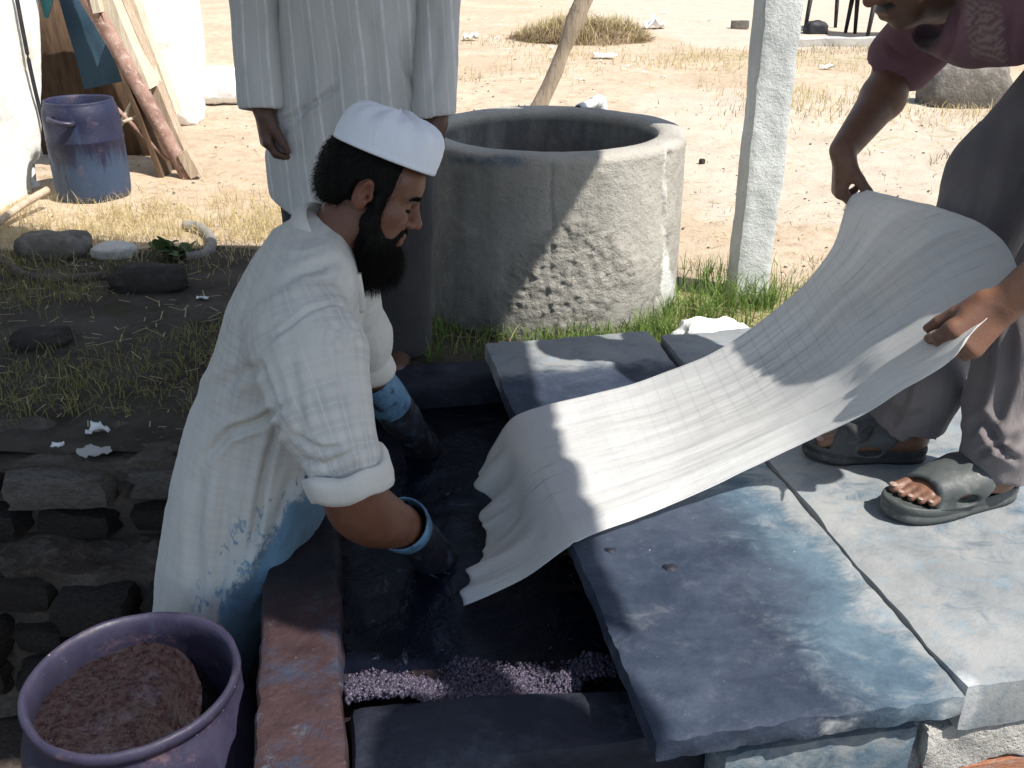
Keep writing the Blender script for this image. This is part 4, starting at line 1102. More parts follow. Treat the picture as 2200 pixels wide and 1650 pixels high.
    ridge -= .003*np.exp(-((V[:, 1]+.055-.5*(V[:, 0]-.02))/.006)**2)*sstep(.10, .15, V[:, 2])
    V[:, 2] += ridge; V = V*1.0
    add('cap', to_world(V, C, R), grid_faces(len(prof), n, True), MT['cap'], t, True, {'cloth': np.zeros((len(V), 3))})
    # kurta
    Yc = 1.76
    rows = []
    tab = [(505, 585, 735, .10), (545, 548, 765, .155), (585, 525, 778, .175), (625, 505, 780, .185), (730, 470, 775, .185), (820, 437, 760, .18), (900, 407, 742, .18), (1000, 380, 718, .185), (1090, 364, 702, .19), (1200, 351, 645, .195), (1270, 347, 612, .20), (1330, 345, 592, .205), (1400, 345, 572, .21), (1480, 347, 552, .215)]
    for y, a, b2, by in tab:
        p, q = PY(a, y, Yc), PY(b2, y, Yc); rows.append((p[2], (p[0]+q[0])/2, Yc, (q[0]-p[0])/2, by))
    c = Clay((-.95, 1.40, -.36), (-.12, 2.15, .78), .0065)
    c.zloft(rows, k=.02, p=2.25)
    nk = PY(668, 535, Yc+.02); S1 = PY(650, 712, 1.585); S2 = PY(735, 640, 1.95)
    c.chain([nk, (nk+S1)/2, S1], [.050, .062, .080], k=.05)
    c.chain([nk, S2], [.050, .075], k=.05)
    sl = [S1, PY(672, 770, 1.55), PY(692, 880, 1.50), PY(738, 985, 1.455)]
    c.chain(sl, [.086, .090, .079, .066], k=.028)
    e2 = [S2, PY(780, 720, 2.0), PY(795, 790, 2.02)]
    c.chain(e2, [.072, .058, .050], k=.03)
    # open neck
    c.chain([PY(742, 520, 1.80), PY(770, 575, 1.80)], [.035, .045], k=.02, mode='cut')
    V, Q = c.mesh(2)
    V = creases(V, Q, [([(612, 868), (560, 905), (490, 930), (440, 985)], 9, .012), ([(600, 900), (575, 985), (560, 1060), (540, 1190)], 8, .013), ([(548, 760), (592, 722), (664, 668), (715, 652), (748, 662)], 5, .005),
                       ([(556, 770), (585, 850), (600, 900)], 6, .008), ([(420, 860), (520, 800), (575, 790)], 14, .006), ([(640, 985), (700, 1000), (790, 955)], 7, .007), ([(620, 930), (690, 965), (740, 960)], 6, .006),
                       ([(430, 1000), (420, 1150), (425, 1330)], 14, .007), ([(490, 1010), (480, 1180), (470, 1340)], 12, .006), ([(590, 620), (660, 580), (720, 560)], 10, .005), ([(520, 700), (500, 800), (470, 900)], 14, .006),
                       ([(620, 760), (640, 840), (650, 930)], 10, .005), ([(720, 700), (735, 800), (750, 920)], 10, .005), ([(630, 1010), (600, 1120), (545, 1260)], 12, .007), ([(690, 1100), (620, 1220), (540, 1330)], 10, .006)])
    N = normals(V, Q); V = V+N*(.0045*fbm(V*np.array([1.6, 1.6, .7]), 10, 3, 6)+.0018*fbm(V, 34, 3, 8))[:, None]
    x, y = proj(V)
    A = sl[0]; B = sl[-1]; ax = nrm(B-A); rel = V-A; al = rel@ax; rd = rel-al[:, None]*ax; dist = np.linalg.norm(rd, axis=1)
    insl = (dist < .105) & (al > -.06) & (V[:, 1] < 1.62)
    ref = nrm(np.cross(ax, (0, 1, 0))); ref2 = np.cross(ax, ref); ang = np.arctan2(rd@ref2, rd@ref)
    cl = np.stack([np.where(insl, al, V[:, 0]-.25*V[:, 2]), np.where(insl, ang*.085, V[:, 2]+.25*V[:, 0]), np.where(insl, 1.0, .35+.5*np.exp(-((V[:, 2]-.5)/.12)**2))], -1)
    dl, _ = seg_dist(x, y, [(715, 1080), (660, 1170), (590, 1275), (545, 1330), (520, 1500)])
    stain = np.exp(-(dl/75)**2)*.95+.40*np.exp(-((dl)/150)**2)*sstep(1010, 1120, y)
    stain = np.where((x > 500+.15*(y-1350)) & (y > 1320), .95, stain)*sstep(985, 1060, y)*sstep(330, 470, x)
    add('kurta', V, Q, MT['kurta_a'], t, True, {'stain': stain, 'cloth': cl})
    # rolled cuff
    ax = nrm(PY(772, 1075, 1.455)-PY(722, 950, 1.455)); a1 = nrm(np.cross(ax, (0, 1, 0))); a2 = np.cross(ax, a1); cc = PY(747, 1022, 1.452)
    n = 48; th = np.arange(n)*2*math.pi/n; G = []
    for rr, s in ((.056, .016), (.063, .021), (.070, .018), (.073, .006), (.074, -.010), (.072, -.024), (.067, -.030), (.060, -.028)):
        w = rr+.003*np.sin(3*th+rr*200)+.002*np.sin(7*th)
        G.append(cc+(w*np.cos(th)*1.06)[:, None]*a1+(w*np.sin(th))[:, None]*a2+((s+.006*np.sin(2*th+.6)+.004*np.sin(5*th))[:, None])*ax)
    V = np.array(G).reshape(-1, 3); V = V+.0025*fbm(V, 30, 3, 4)[:, None]
    cf = add('rolled_cuff', V, grid_faces(8, n, True), MT['kurta_a'], t, True, {'stain': 0*V[:, 0], 'cloth': np.zeros((len(V), 3))})
    ax = nrm(PY(840, 850, 2.03)-PY(790, 770, 2.01)); a1 = nrm(np.cross(ax, (0, 1, 0))); a2 = np.cross(ax, a1); cc = PY(795, 792, 2.02); G = []
    for rr, s in ((.044, .020), (.050, .024), (.057, .016), (.059, 0), (.056, -.03), (.050, -.05)):
        w = rr+.003*np.sin(3*th); G.append(cc+(w*np.cos(th))[:, None]*a1+(w*np.sin(th))[:, None]*a2+(s+.005*np.sin(2*th))[:, None]*ax)
    V = np.array(G).reshape(-1, 3)
    add('rolled_cuff', V, grid_faces(6, n, True), MT['kurta_a'], t, True, {'stain': 0*V[:, 0], 'cloth': np.zeros((len(V), 3))})
    # collar
    back, front = PY(648, 446, 1.79), PY(768, 600, 1.78); cc = (back+front)/2; a1 = (front-back)/2; a2 = np.array([.012, .072, .004]); nn = nrm(np.cross(a1, a2)); nn = nn if nn[2] > 0 else -nn
    G = []
    for k, up in ((1.02, -.030), (1.06, -.016), (1.03, .004), (.99, .020), (.95, .023), (.92, .018), (.93, -.01)):
        e = np.cos(th)
        G.append(cc+(k*np.cos(th))[:, None]*a1+(k*np.sin(th))[:, None]*a2+((up*(1+.35*e))[:, None])*nn)
    V = np.array(G).reshape(-1, 3); V = V+.002*fbm(V, 25, 3, 4)[:, None]
    add('collar', V, grid_faces(7, n, True), MT['kurta_a'], t, True, {'stain': 0*V[:, 0], 'cloth': np.zeros((len(V), 3))})
    # button placket down the chest
    pl = spline([PY(762, 590, 1.715), PY(768, 625, 1.72), PY(772, 668, 1.735)], 14); V, Fq = tube(pl, .012, 10, True, .5, (0, 1, 0)); add('placket', V, Fq, MT['kurta_a'], t, True, {'stain': 0*V[:, 0], 'cloth': np.zeros((len(V), 3))})
    # rubber gloves, open at the cuff
    def glove(name, pts, rad, mat, label=None):
        P = spline(pts, 26); rr = np.interp(np.linspace(0, 1, 26), np.linspace(0, 1, len(rad)), rad)
        Vo, Fo = tube(P, rr, 28, False, 1, (0, 1, 0)); Vi, Fi = tube(P, rr-.003, 28, False, 1, (0, 1, 0))
        w = .0035*fbm(Vo, 26, 3, 3)[:, None]*np.linspace(.6, 1, 26).repeat(28)[:, None]
        n0 = len(Vo); rim = [(j, n0+j, n0+(j+1) % 28, (j+1) % 28) for j in range(28)]
        o = add(name, np.vstack([Vo+w, Vi+w]), Fo+[tuple(i+n0 for i in f[::-1]) for f in Fi]+rim, mat, t)
        if label: o['label'] = label
    ga = PY(868, 1130, 1.595)
    glove('glove', [ga, ga+(wr-ga)*.8, wr+(hd-wr)*.45, hd, hd+(hd-wr)*.5], [.052, .047, .043, .046, .045], MT['glove_dark'])
    V, Fq = tube(np.array([ga+(ga-wr)*.35, ga, ga+(wr-ga)*.45]), [.053, .0535, .050], 28, False, 1, (0, 1, 0)); n0 = len(V)
    Vi, _ = tube(np.array([ga+(ga-wr)*.35, ga, ga+(wr-ga)*.45]), [.050, .050, .047], 28, False, 1, (0, 1, 0))
    o = add('glove_cuff', np.vstack([V, Vi]), Fq+[tuple(i+n0 for i in f[::-1]) for f in Fq]+[(j, n0+j, n0+(j+1) % 28, (j+1) % 28) for j in range(28)], MT['glove'], t); o['label'] = 'blue stained rim of the glove'
    f0 = PY(800, 812, 2.03); f1 = PY(870, 910, 2.12); f2 = PY(925, 985, 2.22)
    glove('glove', [f0, (f0+f1)/2, f1, f2], [.044, .048, .046, .044], MT['glove_dark'])
    g1 = f0+(f1-f0)*.58
    V, Fq = tube(spline([f0, (f0+g1)/2, g1], 8), [.0455, .047, .048, .0490, .0495, .0495, .0490, .0485], 28, False, 1, (0, 1, 0)); o = add('glove_cuff', V, Fq, MT['glove'], t); o['label'] = 'blue stained rim of the glove'
    # trousers
    c = Clay((-.9, 1.45, -.66), (-.35, 2.1, .1), .008)
    for yy in (1.70, 1.83): c.chain([(-.615, yy, .0), (-.63, yy, -.3), (-.65, yy, -.57)], [.075, .078, .075], k=.05)
    c.plane((0, 0, -.585), (0, 0, -1)); V, Q = c.mesh(1)
    add('trousers', V, Q, MT['trouser_a'], t, True, {'cloth': np.zeros((len(V), 3))})
build_dyer(); HS[0] = 1.0
# ------------------------------------------------------------------ the man standing behind
def build_standing():
    Y0 = 2.68
    t = thing('person', (-.42, Y0, 0), 'standing man in grey striped kurta, cut off at the chest, behind the dyer', 'person')
    def P(x, y, d=0.0): return PY(x, y, Y0+d)
    # body: head above the picture, arms and hands
    C = np.array([-.43, Y0-.03, 1.56]); R = head_axes((.05, -1, -.22)); nb = to_local((-.43, Y0+.02, 1.36), C, R)
    Vh, Q, at = head_clay(nb, h=.0035); parts = [(to_world(Vh, C, R), Q, at)]
    w1 = P(563, 238, -.10); w2 = P(938, 262, -.09)
    c = Clay(np.minimum(w1-.14, w1-.14)-np.array([0, 0, .1]), w1+np.array([.12, .12, .30]), .003)
    c.chain([P(560, 130, -.06), w1+np.array([0, .0, .02])], [.036, .030], k=.02)
    tips = hand_clay(c, w1+np.array([0, 0, .01]), (.06, -.10, -1), (.85, .35, .1), 1, ((.45, .55, .4), (.5, .6, .4), (.55, .65, .45), (.6, .7, .5)), thumb=(.85, .25, .35), scale=1.02)
    V, Qq = c.mesh(1); parts.append((V, Qq))
    c = Clay(w2-np.array([.14, .14, .22]), w2+np.array([.12, .12, .30]), .004)
    c.chain([P(936, 130, -.05), w2], [.036, .030], k=.02)
    hand_clay(c, w2, (-.06, -.10, -1), (-.85, .35, .1), -1, ((.45, .55, .4),)*4, thumb=(.85, .25, .35)); parts.append(c.mesh(1))
    c = Clay((-.75, Y0-.25, -.05), (-.15, Y0+.15, .5), .008)
    for x in (-.55, -.33):
        c.chain([(x, Y0, .45), (x, Y0, .08)], [.06, .042], k=.02); c.chain([(x, Y0+.02, .045), (x, Y0-.15, .03)], [.042, .032], k=.02)
    parts.append(c.mesh(1))
    core = Clay((-.85, Y0-.2, .3), (0, Y0+.2, 1.5), .01)
    core.chain([(-.43, Y0+.02, 1.40), (-.43, Y0, 1.2), (-.43, Y0, .85)], [.05, .11, .11], k=.05)
    core.chain([(-.43, Y0, 1.3), (-.62, Y0, 1.29), P(555, 20, .0), P(559, 130, -.06), w1], [.07, .06, .045, .036, .026], k=.03)
    core.chain([(-.43, Y0, 1.3), (-.24, Y0, 1.29), P(938, 20, .0), P(936, 130, -.05), w2], [.07, .06, .036, .030, .024], k=.03)
    for xx in (-.55, -.33): core.chain([(-.43, Y0, .85), (xx, Y0, .75), (xx, Y0, .42)], [.09, .075, .06], k=.03)
    parts.append(core.mesh(1))
    V, Q, A = merge(parts); add('body', V, Q, MT['skin_b'], t, True, A)
    c = Clay((-.14, -.11, -.10), (.12, .11, .14), .004); c.ell((-.017, 0, .036), (.106, .084, .094)); c.ell((.125, 0, -.005), (.078, .15, .085), k=.012, mode='cut'); c.plane((-.06, 0, -.05), (.25, 0, -1))
    V, Q = c.mesh(1); add('hair', to_world(V, C, R), Q, MT['hair'], t)
    # kurta
    rows = []
    for y, a, b, d in ((-120, 600, 905, .125), (0, 603, 900, .135), (100, 598, 905, .14), (200, 590, 918, .145), (260, 582, 925, .15), (330, 572, 925, .155), (380, 578, 920, .155), (470, 590, 905, .155)):
        p, q = P(a, y), P(b, y); rows.append((p[2], (p[0]+q[0])/2, Y0, (q[0]-p[0])/2, d))
    x0 = (rows[0][1]); rows += [(1.22, -.44, Y0, .20, .13), (1.36, -.435, Y0, .15, .10), (1.40, -.43, Y0, .08, .07)]
    c = Clay((-.86, Y0-.26, .36), (.02, Y0+.26, 1.46), .0075)
    c.zloft(rows, k=.02, p=2.3)
    s1 = np.array([-.64, Y0, 1.30]); s2 = np.array([-.22, Y0, 1.30])
    c.chain([(-.43, Y0, 1.36), s1], [.07, .075], k=.04); c.chain([(-.43, Y0, 1.36), s2], [.07, .075], k=.04)
    c.chain([s1, P(554, -40, .0)], [.078, .066], k=.02); c.chain([s2, P(938, -40, .0)], [.078, .058], k=.02)
    # rounded shirt tail with side slits
    c.put(lambda x, y, z: np.where(z < .62, z-(.425+.62*np.maximum(np.abs(x+.43)-.06, 0)**1.1)+0*y, 1.0), c.lo, c.lo+c.n*c.h, .004, 'cut')
    V, Q = c.mesh(1)
    V = creases(V, Q, [([(595, 268), (640, 245), (690, 215), (730, 180)], 7, .012), ([(600, 290), (625, 270), (650, 250)], 8, .008), ([(650, 20), (655, 150), (640, 330)], 14, .005), ([(720, 60), (715, 220), (700, 380)], 16, .006),
                       ([(790, 20), (800, 150), (790, 300)], 16, .005), ([(860, 60), (880, 150), (915, 215)], 12, .008), ([(560, 30), (555, 120), (575, 210)], 12, .006), ([(940, 30), (935, 140), (915, 215)], 11, .007), ([(530, 60), (535, 150)], 10, .005)])
    N = normals(V, Q); V = V+N*(.004*fbm(V*np.array([1.8, 1.8, .5]), 12, 3, 16)+.0015*fbm(V, 40, 2, 8))[:, None]
    cl = np.stack([V[:, 0]+.05*V[:, 2]+.012*fbm(V, 4, 2, 3)+.03*(V[:, 0] > -.20), V[:, 2], np.ones(len(V))], -1)
    add('kurta', V, Q, MT['kurta_b'], t, True, {'cloth': cl})
    for pts, rad, q, dr in (([P(552, -70, .0), P(554, 20, .0), P(558, 130, -.06), P(563, 250, -.10)], [.070, .063, .060, .057], P(563, 236, -.10), (.02, -.25, -1)), ([P(940, -70, .0), P(938, 20, .0), P(936, 130, -.05), P(931, 272, -.09)], [.060, .055, .053, .053], P(931, 254, -.09), (.14, -.2, -1))):
        lo = np.min(pts, 0)-.09; hi = np.max(pts, 0)+.09; c = Clay(lo, hi, .006); c.chain(spline(pts, 10), np.interp(np.linspace(0, 1, 10), np.linspace(0, 1, 4), rad), k=.02); dr = nrm(dr); c.plane(q, dr, .002)
        c.cap(q-dr*.012, q+dr*.05, .040, .044, k=.003, mode='cut')
        V, Q = c.mesh(1); V = creases(V, Q, [([(560, 30), (555, 120), (575, 210)], 12, .005), ([(940, 30), (935, 140), (915, 215)], 11, .005), ([(530, 60), (535, 150)], 10, .004)])
        V = V+normals(V, Q)*(.003*fbm(V*np.array([1.8, 1.8, .7]), 12, 3, 19))[:, None]
        add('sleeve', V, Q, MT['kurta_b'], t, True, {'cloth': np.stack([V[:, 0]+.05*V[:, 2]+.01, V[:, 2], np.ones(len(V))], -1)})
    c = Clay((-.8, Y0-.3, .03), (-.1, Y0+.2, .75), .008)
    for (x0, x1) in ((-.545, -.56), (-.315, -.325)):
        c.chain([(x0, Y0, .70), (x0, Y0, .40), (x1, Y0-.01, .08)], [.105, .092, .088], k=.015)
    c.plane((0, 0, .032), (0, 0, -1)); V, Q = c.mesh(1); V = V+normals(V, Q)*(.006*fbm(V*np.array([1, 1, .5]), 11, 3, 4))[:, None]
    add('trousers', V, Q, MT['trouser_b'], t, True, {'cloth': np.zeros((len(V), 3))})
build_standing()

# ------------------------------------------------------------------ sandals
def sandal_foot(parent, heel, toe, side, zs, smat, skin, lift=0.0, seed=1):
    """returns the skin of the foot; sandal pieces become parts. heel, toe: ground points; side +1: big toe on +lateral"""
    heel = np.asarray(heel, float); toe = np.asarray(toe, float); f = nrm(toe-heel); Ln = np.linalg.norm(toe-heel)
    lat = np.cross((0, 0, 1), f)*side            # towards the big toe
    R = np.array([f, lat, np.cross(f, lat)*1.0]); R[2] = np.array([0, 0, 1.0]); O = np.array([heel[0], heel[1], zs])
    W = lambda V: O+np.asarray(V)@R
    k = Ln/.29
    # sole outline (x along, y towards big toe)
    out = np.array([(0, 0), (.004, .022), (.02, .034), (.06, .037), (.11, .036), (.16, .044), (.21, .052), (.25, .048), (.278, .033), (.29, .012), (.288, -.012), (.272, -.034), (.24, -.047), (.19, -.049), (.13, -.043), (.07, -.037), (.02, -.033), (.004, -.021)])*k
    ol = spline(np.vstack([out, out[:1]]), 73)[:-1]
    ol = np.column_stack([ol, np.zeros(72)])
    rings = []
    for sc, z in ((.93, .001), (.975, .0), (1.0, .006), (1.0, .012), (.985, .013), (.985, .017), (1.0, .018), (1.005, .026), (.99, .032), (.96, .033), (.93, .027)):
        cc = ol[:, :2].mean(0); q = cc+(ol[:, :2]-cc)*sc
        up = .010*sstep(.20, .29, q[:, 0]/k)+.006*sstep(.08, .0, q[:, 0]/k)
        rings.append(np.column_stack([q, z+up*(z > .012)+up*.6*(z <= .012)]))
    V = np.array(rings).reshape(-1, 3); Fq = grid_faces(len(rings), 72, True).tolist(); m = len(V)
    V = np.vstack([V, [[.15*k, 0, .026]], [[.15*k, 0, .001]]]); Fq = [tuple(q) for q in Fq]+[((len(rings)-1)*72+j, (len(rings)-1)*72+(j+1) % 72, m) for j in range(72)]+[((j+1) % 72, j, m+1) for j in range(72)]
    Wv = W(V)
    if (side < 0): Fq = [q[::-1] for q in Fq]
    s = thing_part('sandal_sole', Wv, Fq, smat, parent)
    # foot
    c = Clay((-.03*k, -.08, -.01), (.31*k, .085, .16), .0026)
    c.ell((.032*k, 0, .052), (.033*k, .030, .030), k=.02)
    c.chain([(.045*k, 0, .15), (.050*k, 0, .09), (.06*k, 0, .065)], [.034, .033, .034], k=.03)
    c.chain([(.06*k, .0, .064), (.12*k, .004, .058), (.17*k, .004, .049), (.205*k, .004, .044)], [.033, .029, .023, .018], k=.03, flat=((0, 1, 0), 1.35))
    c.ell((.20*k, .006, .044), (.035, .043, .016), k=.02)
    nails = []
    for i, (y, x0, x1, r) in enumerate(((.028, .205, .254, .0118), (.009, .208, .252, .0084), (-.008, .203, .244, .0080), (-.023, .196, .233, .0076), (-.036, .186, .220, .0072))):
        a = np.array([x0*k, y, .047]); b = np.array([(x0+x1)/2*k, y*1.02, .050]); e = np.array([x1*k, y*1.03, .041+.003*(i == 0)])
        c.cap(a, b, r, r, k=.006); c.cap(b, e, r, r*.98, k=.003); nails.append((e, r))
    V, Q = c.mesh(1)
    pale = np.zeros(len(V))
    Wf = W(V); Qf = Q[:, ::-1] if side < 0 else Q
    # strap: a shell round the instep with the toes left open and a slot each side
    c2 = Clay((-.03*k, -.085, .0), (.31*k, .085, .16), .0026)
    def grow(off, mode):
        c2.chain([(.06*k, .0, .064), (.12*k, .004, .058), (.17*k, .004, .050), (.225*k, .002, .045)], [.036+off, .033+off, .028+off, .024+off], k=.03 if mode == 'add' else .004, flat=((0, 1, 0), 1.34), mode=mode)
        c2.cap((.205*k, -.012, .043), (.205*k, .016, .043), .020+off, k=.02 if mode == 'add' else .004, mode=mode)
    grow(.0060, 'add')
    c2.chain([(.09*k, 0, .02), (.22*k, .002, .02)], [.046, .049], k=.02, flat=((0, 0, 1), .35))
    grow(.0, 'cut')
    c2.plane((.098*k, 0, .06), (-1, 0, -.72)); c2.plane((.219*k, 0, .06), (1, -.32, .30))
    c2.plane((0, 0, .026), (0, 0, -1))
    for sg in (-1, 1): c2.ell((.150*k, sg*.054, .043), (.024, .022, .0125), k=.004, mode='cut')
    c2.cap((.150*k, .036, .085), (.175*k, .060, .075), .007, .014, k=.003, mode='cut')
    V2, Q2 = c2.mesh(1); Q2 = Q2[:, ::-1] if side < 0 else Q2
    thing_part('sandal_strap', W(V2), Q2, smat, parent)
    for i, (e, r) in enumerate(nails):
        V3, Q3, _ = rough_box((0, 0, 0), (1, 0, 0), (0, 1, 0), (0, 0, 1), .34, 0, 1, 0); V3 = V3/np.linalg.norm(V3, axis=1)[:, None]
        V3 = V3*np.array([r*.72, r*.74, r*.30])+e+np.array([r*.42, 0, r*.80]); thing_part('toe_nail', W(V3), Q3[:, ::-1] if side < 0 else Q3, MT['nail'], parent)
    return Wf, Qf
def foot_ankle(heel, toe):
    heel = np.asarray(heel, float); return heel+nrm(np.asarray(toe)-heel)*.052
def thing_part(name, V, Fq, mat, parent): return add(name, V, Fq, mat, parent)

# ------------------------------------------------------------------ the man bending on the right
def build_bending():
    t = thing('person', (.95, 1.8, .134), 'bending man in mauve shirt and dark trousers holding up the white cloth', 'person')
    zs = .134
    parts = []
    C = np.array([.785, 2.10, 1.125]); R = head_axes((-.80, -.20, -.56), math.radians(-4)); nbw = np.array([.915, 2.03, 1.11]); nb = to_local(nbw, C, R)
    Vh, Q, at = head_clay(nb, h=.003); x, y, z = Vh.T
    mo = np.exp(-((z+.051)/.006)**2)*(np.abs(y) < .034)*(x > .075); st = .35*sstep(-.03, -.06, z)*(x > .0)*(x < .12)*(z > -.125)
    at['hairy'] = np.clip(at['hairy']+mo+st, 0, 1); parts.append((to_world(Vh, C, R), Q, at))
    # far arm
    sh = np.array([.93, 2.18, 1.07]); el = PY(1926, 145, 2.28); wr = PY(1812, 322, 2.09)
    c = Clay(np.minimum(np.minimum(sh, wr), el)-np.array([.12, .14, .22]), np.maximum(np.maximum(sh, wr), el)+.12, .003)
    c.chain([sh, el], [.055, .046], k=.02); mid = el+(wr-el)*.35+np.array([.01, 0, -.005])
    c.chain([el, mid, wr], [.045, .046, .029], k=.02)
    hand_clay(c, wr, (.02, -.08, -1), (.95, -.15, -.05), 1, ((.75, 1.0, .5), (.8, 1.0, .5), (.85, 1.05, .5), (.9, 1.1, .5)), thumb=(.85, .10, .62), scale=1.0, tw=.05)
    parts.append(c.mesh(1))
    # near arm
    sh2 = np.array([1.02, 1.76, 1.06]); el2 = np.array([1.03, 1.55, .805]); wr2 = PY(2158, 652, 1.60)
    c = Clay(np.minimum(wr2, el2)-np.array([.22, .14, .18]), np.maximum(sh2, el2)+.12, .003)
    c.chain([sh2, el2], [.055, .046], k=.02); mid = el2+(wr2-el2)*.35
    c.chain([el2, mid, wr2], [.046, .046, .031], k=.02)
    hand_clay(c, wr2, (-.62, -.10, -.62), (-.28, .60, -.62), -1, ((.45, .75, .35), (.55, .85, .4), (.65, .95, .45), (.7, 1.0, .5)), thumb=(.90, .20, .40), scale=1.04, tw=.05)
    parts.append(c.mesh(1))
    # feet
    parts.append(sandal_foot(t, PZ(2168, 1062, zs), PZ(1900, 1112, zs), -1, zs, MT['sandal'], None))
    parts.append(sandal_foot(t, PZ(1985, 985, zs), PZ(1722, 975, zs), 1, zs, MT['sandal_dark'], None))
    c = Clay((.7, 1.5, .15), (1.2, 2.15, .5), .007)
    c.chain([(.985, 1.70, .40), PY(2135, 1040, 1.71)], [.05, .034], k=.02); c.chain([PY(2010, 760, 1.94), PY(1950, 970, 1.93)], [.05, .034], k=.02)
    parts.append(c.mesh(1))
    core = Clay((.6, 1.45, .3), (1.4, 2.35, 1.25), .01)
    core.chain([nbw, (1.02, 1.97, 1.07), (1.17, 1.90, .94)], [.05, .10, .10], k=.05)
    core.chain([(1.0, 1.98, 1.07), sh, el, wr], [.06, .05, .042, .026], k=.03); core.chain([(1.03, 1.94, 1.07), sh2, el2, wr2], [.06, .05, .042, .026], k=.03)
    core.chain([(1.14, 1.86, .93), (1.10, 1.95, .85), PY(2068, 590, 1.97), PY(1985, 770, 1.95), PY(1950, 930, 1.93)], [.09, .075, .06, .05, .035], k=.03)
    core.chain([(1.14, 1.86, .93), (1.15, 1.76, .85), PY(2205, 700, 1.73), PY(2135, 1030, 1.71)], [.09, .08, .05, .034], k=.03)
    parts.append(core.mesh(1))
    V, Q, A = merge(parts); add('body', V, Q, MT['skin_c'], t, True, A)
    c = Clay((-.14, -.11, -.10), (.12, .11, .14), .004); c.ell((-.017, 0, .036), (.108, .086, .096)); c.ell((.125, 0, -.005), (.078, .15, .085), k=.012, mode='cut'); c.plane((-.06, 0, -.05), (.25, 0, -1))
    V, Q = c.mesh(1); V = V*(1+.015*fbm(V, 50, 3, 3)[:, None]); add('hair', to_world(V, C, R), Q, MT['hair'], t)
    # trousers
    c = Clay((.70, 1.50, .13), (1.40, 2.20, 1.08), .0065)
    hp = np.array([1.17, 1.90, .94])
    fa = foot_ankle(PZ(1985, 985, zs), PZ(1722, 975, zs)); na = foot_ankle(PZ(2168, 1062, zs), PZ(1900, 1112, zs))
    far = [np.array([1.12, 1.98, .90]), PY(2140, 380, 1.97), PY(2068, 590, 1.97), PY(1985, 770, 1.95), fa+np.array([.015, .005, .17]), fa+np.array([-.012, .0, .0])]
    near = [np.array([1.18, 1.80, .90]), np.array([1.06, 1.74, .62]), PY(2205, 700, 1.73), PY(2165, 880, 1.715), na+np.array([.005, .0, .13]), na+np.array([-.01, 0, .0])]
    c.cap(hp+np.array([.02, -.06, .02]), hp+np.array([.02, .06, .02]), .135, k=.03)
    c.chain(far, [.105, .093, .086, .084, .080, .078], k=.03); c.chain(near, [.112, .100, .085, .078, .072, .074], k=.02)
    c.plane(PY(1900, 966, 1.925)+np.array([0, 0, 0]), (-.10, 0, -1)) if False else None
    def hemcut(q, nn, rad):
        q = np.asarray(q); nn = nrm(nn)
        def fn(x, y, z):
            al = (x-q[0])*nn[0]+(y-q[1])*nn[1]+(z-q[2])*nn[2]; r2 = np.sqrt((x-q[0])**2+(y-q[1])**2+(z-q[2])**2)
            return np.maximum(-al, r2-rad)
        c.put(fn, q-rad, q+rad, .003, 'cut')
    hemcut(fa+np.array([0, 0, .062]), (-.30, 0, -1), .17); hemcut(na+np.array([0, 0, .068]), (-.12, 0, -1), .17)
    V, Q = c.mesh(2)
    V = creases(V, Q, [([(2070, 940), (2110, 900), (2150, 960), (2200, 930)], 10, .012), ([(2090, 985), (2140, 960), (2190, 990)], 7, .010), ([(2130, 650), (2120, 780), (2090, 900)], 12, .007), ([(2170, 700), (2165, 820), (2130, 930)], 12, .008),
                       ([(2060, 420), (2030, 520), (2010, 560)], 14, .006), ([(2150, 250), (2110, 400), (2080, 520)], 18, .006), ([(1880, 850), (1930, 900), (1990, 890)], 12, .008), ([(1960, 800), (1940, 870), (1900, 930)], 10, .007)])
    N = normals(V, Q); V = V+N*(.005*fbm(V*np.array([1.3, 1.3, .7]), 13, 3, 26))[:, None]
    add('trousers', V, Q, MT['trouser_c'], t, True, {'cloth': np.zeros((len(V), 3))})
    # shirt
    c = Clay((.55, 1.45, .80), (1.40, 2.42, 1.36), .0065)
    ch = np.array([1.03, 1.97, 1.10]); fl = ((.35, 0, 1), .78)
    c.chain([hp+np.array([.03, 0, .05]), ch], [.165, .165], k=.05, flat=((0.25, 0, 1), .80))
    c.chain([sh+np.array([.06, -.03, .0]), ch+np.array([-.02, 0, .02]), sh2+np.array([.03, .03, .01])], [.095, .11, .095], k=.06)
    c.chain([sh+np.array([.02, 0, 0]), el+(sh-el)*.10], [.085, .078], k=.03)
    c.chain([sh2+np.array([.02, 0, 0]), el2+(sh2-el2)*.45], [.085, .08], k=.03)
    c.chain([PY(2005, 62, 2.02), PY(2090, 66, 1.97), PY(2190, 72, 1.90)], [.044, .055, .055], k=.05)   # slack front hanging down
    dr = nrm(el-sh); q = el+(sh-el)*.02
    c.cap(q+dr*.045, q+dr*.2, .075, .085, k=.004, mode='cut')
    # gaping collar
    n0 = PY(1990, 40, 2.0); c.chain([n0+np.array([-.05, -.02, -.01]), n0+np.array([.05, .03, .02])], [.056, .045], k=.012, mode='cut')
    V, Q = c.mesh(2)
    V = creases(V, Q, [([(2060, 10), (2050, 80), (2030, 130)], 8, .008), ([(2170, 20), (2160, 90), (2170, 130)], 10, .008), ([(1900, 90), (1930, 120), (1960, 125)], 6, .007), ([(2090, 20), (2080, 100)], 12, .006)])
    V = V+normals(V, Q)*(.005*fbm(V, 12, 3, 36))[:, None]
    x, y = proj(V); N = normals(V, Q); pk = sstep(1.1, .9, np.maximum(np.abs((x-2118-.1*(y-70))/38), np.abs((y-65-.25*(x-2118))/62)))*(V[:, 1] < 2.1)
    wv = .5+.5*np.sin((y-.55*(x-2118)+5*np.sin(x*.08))*.45)
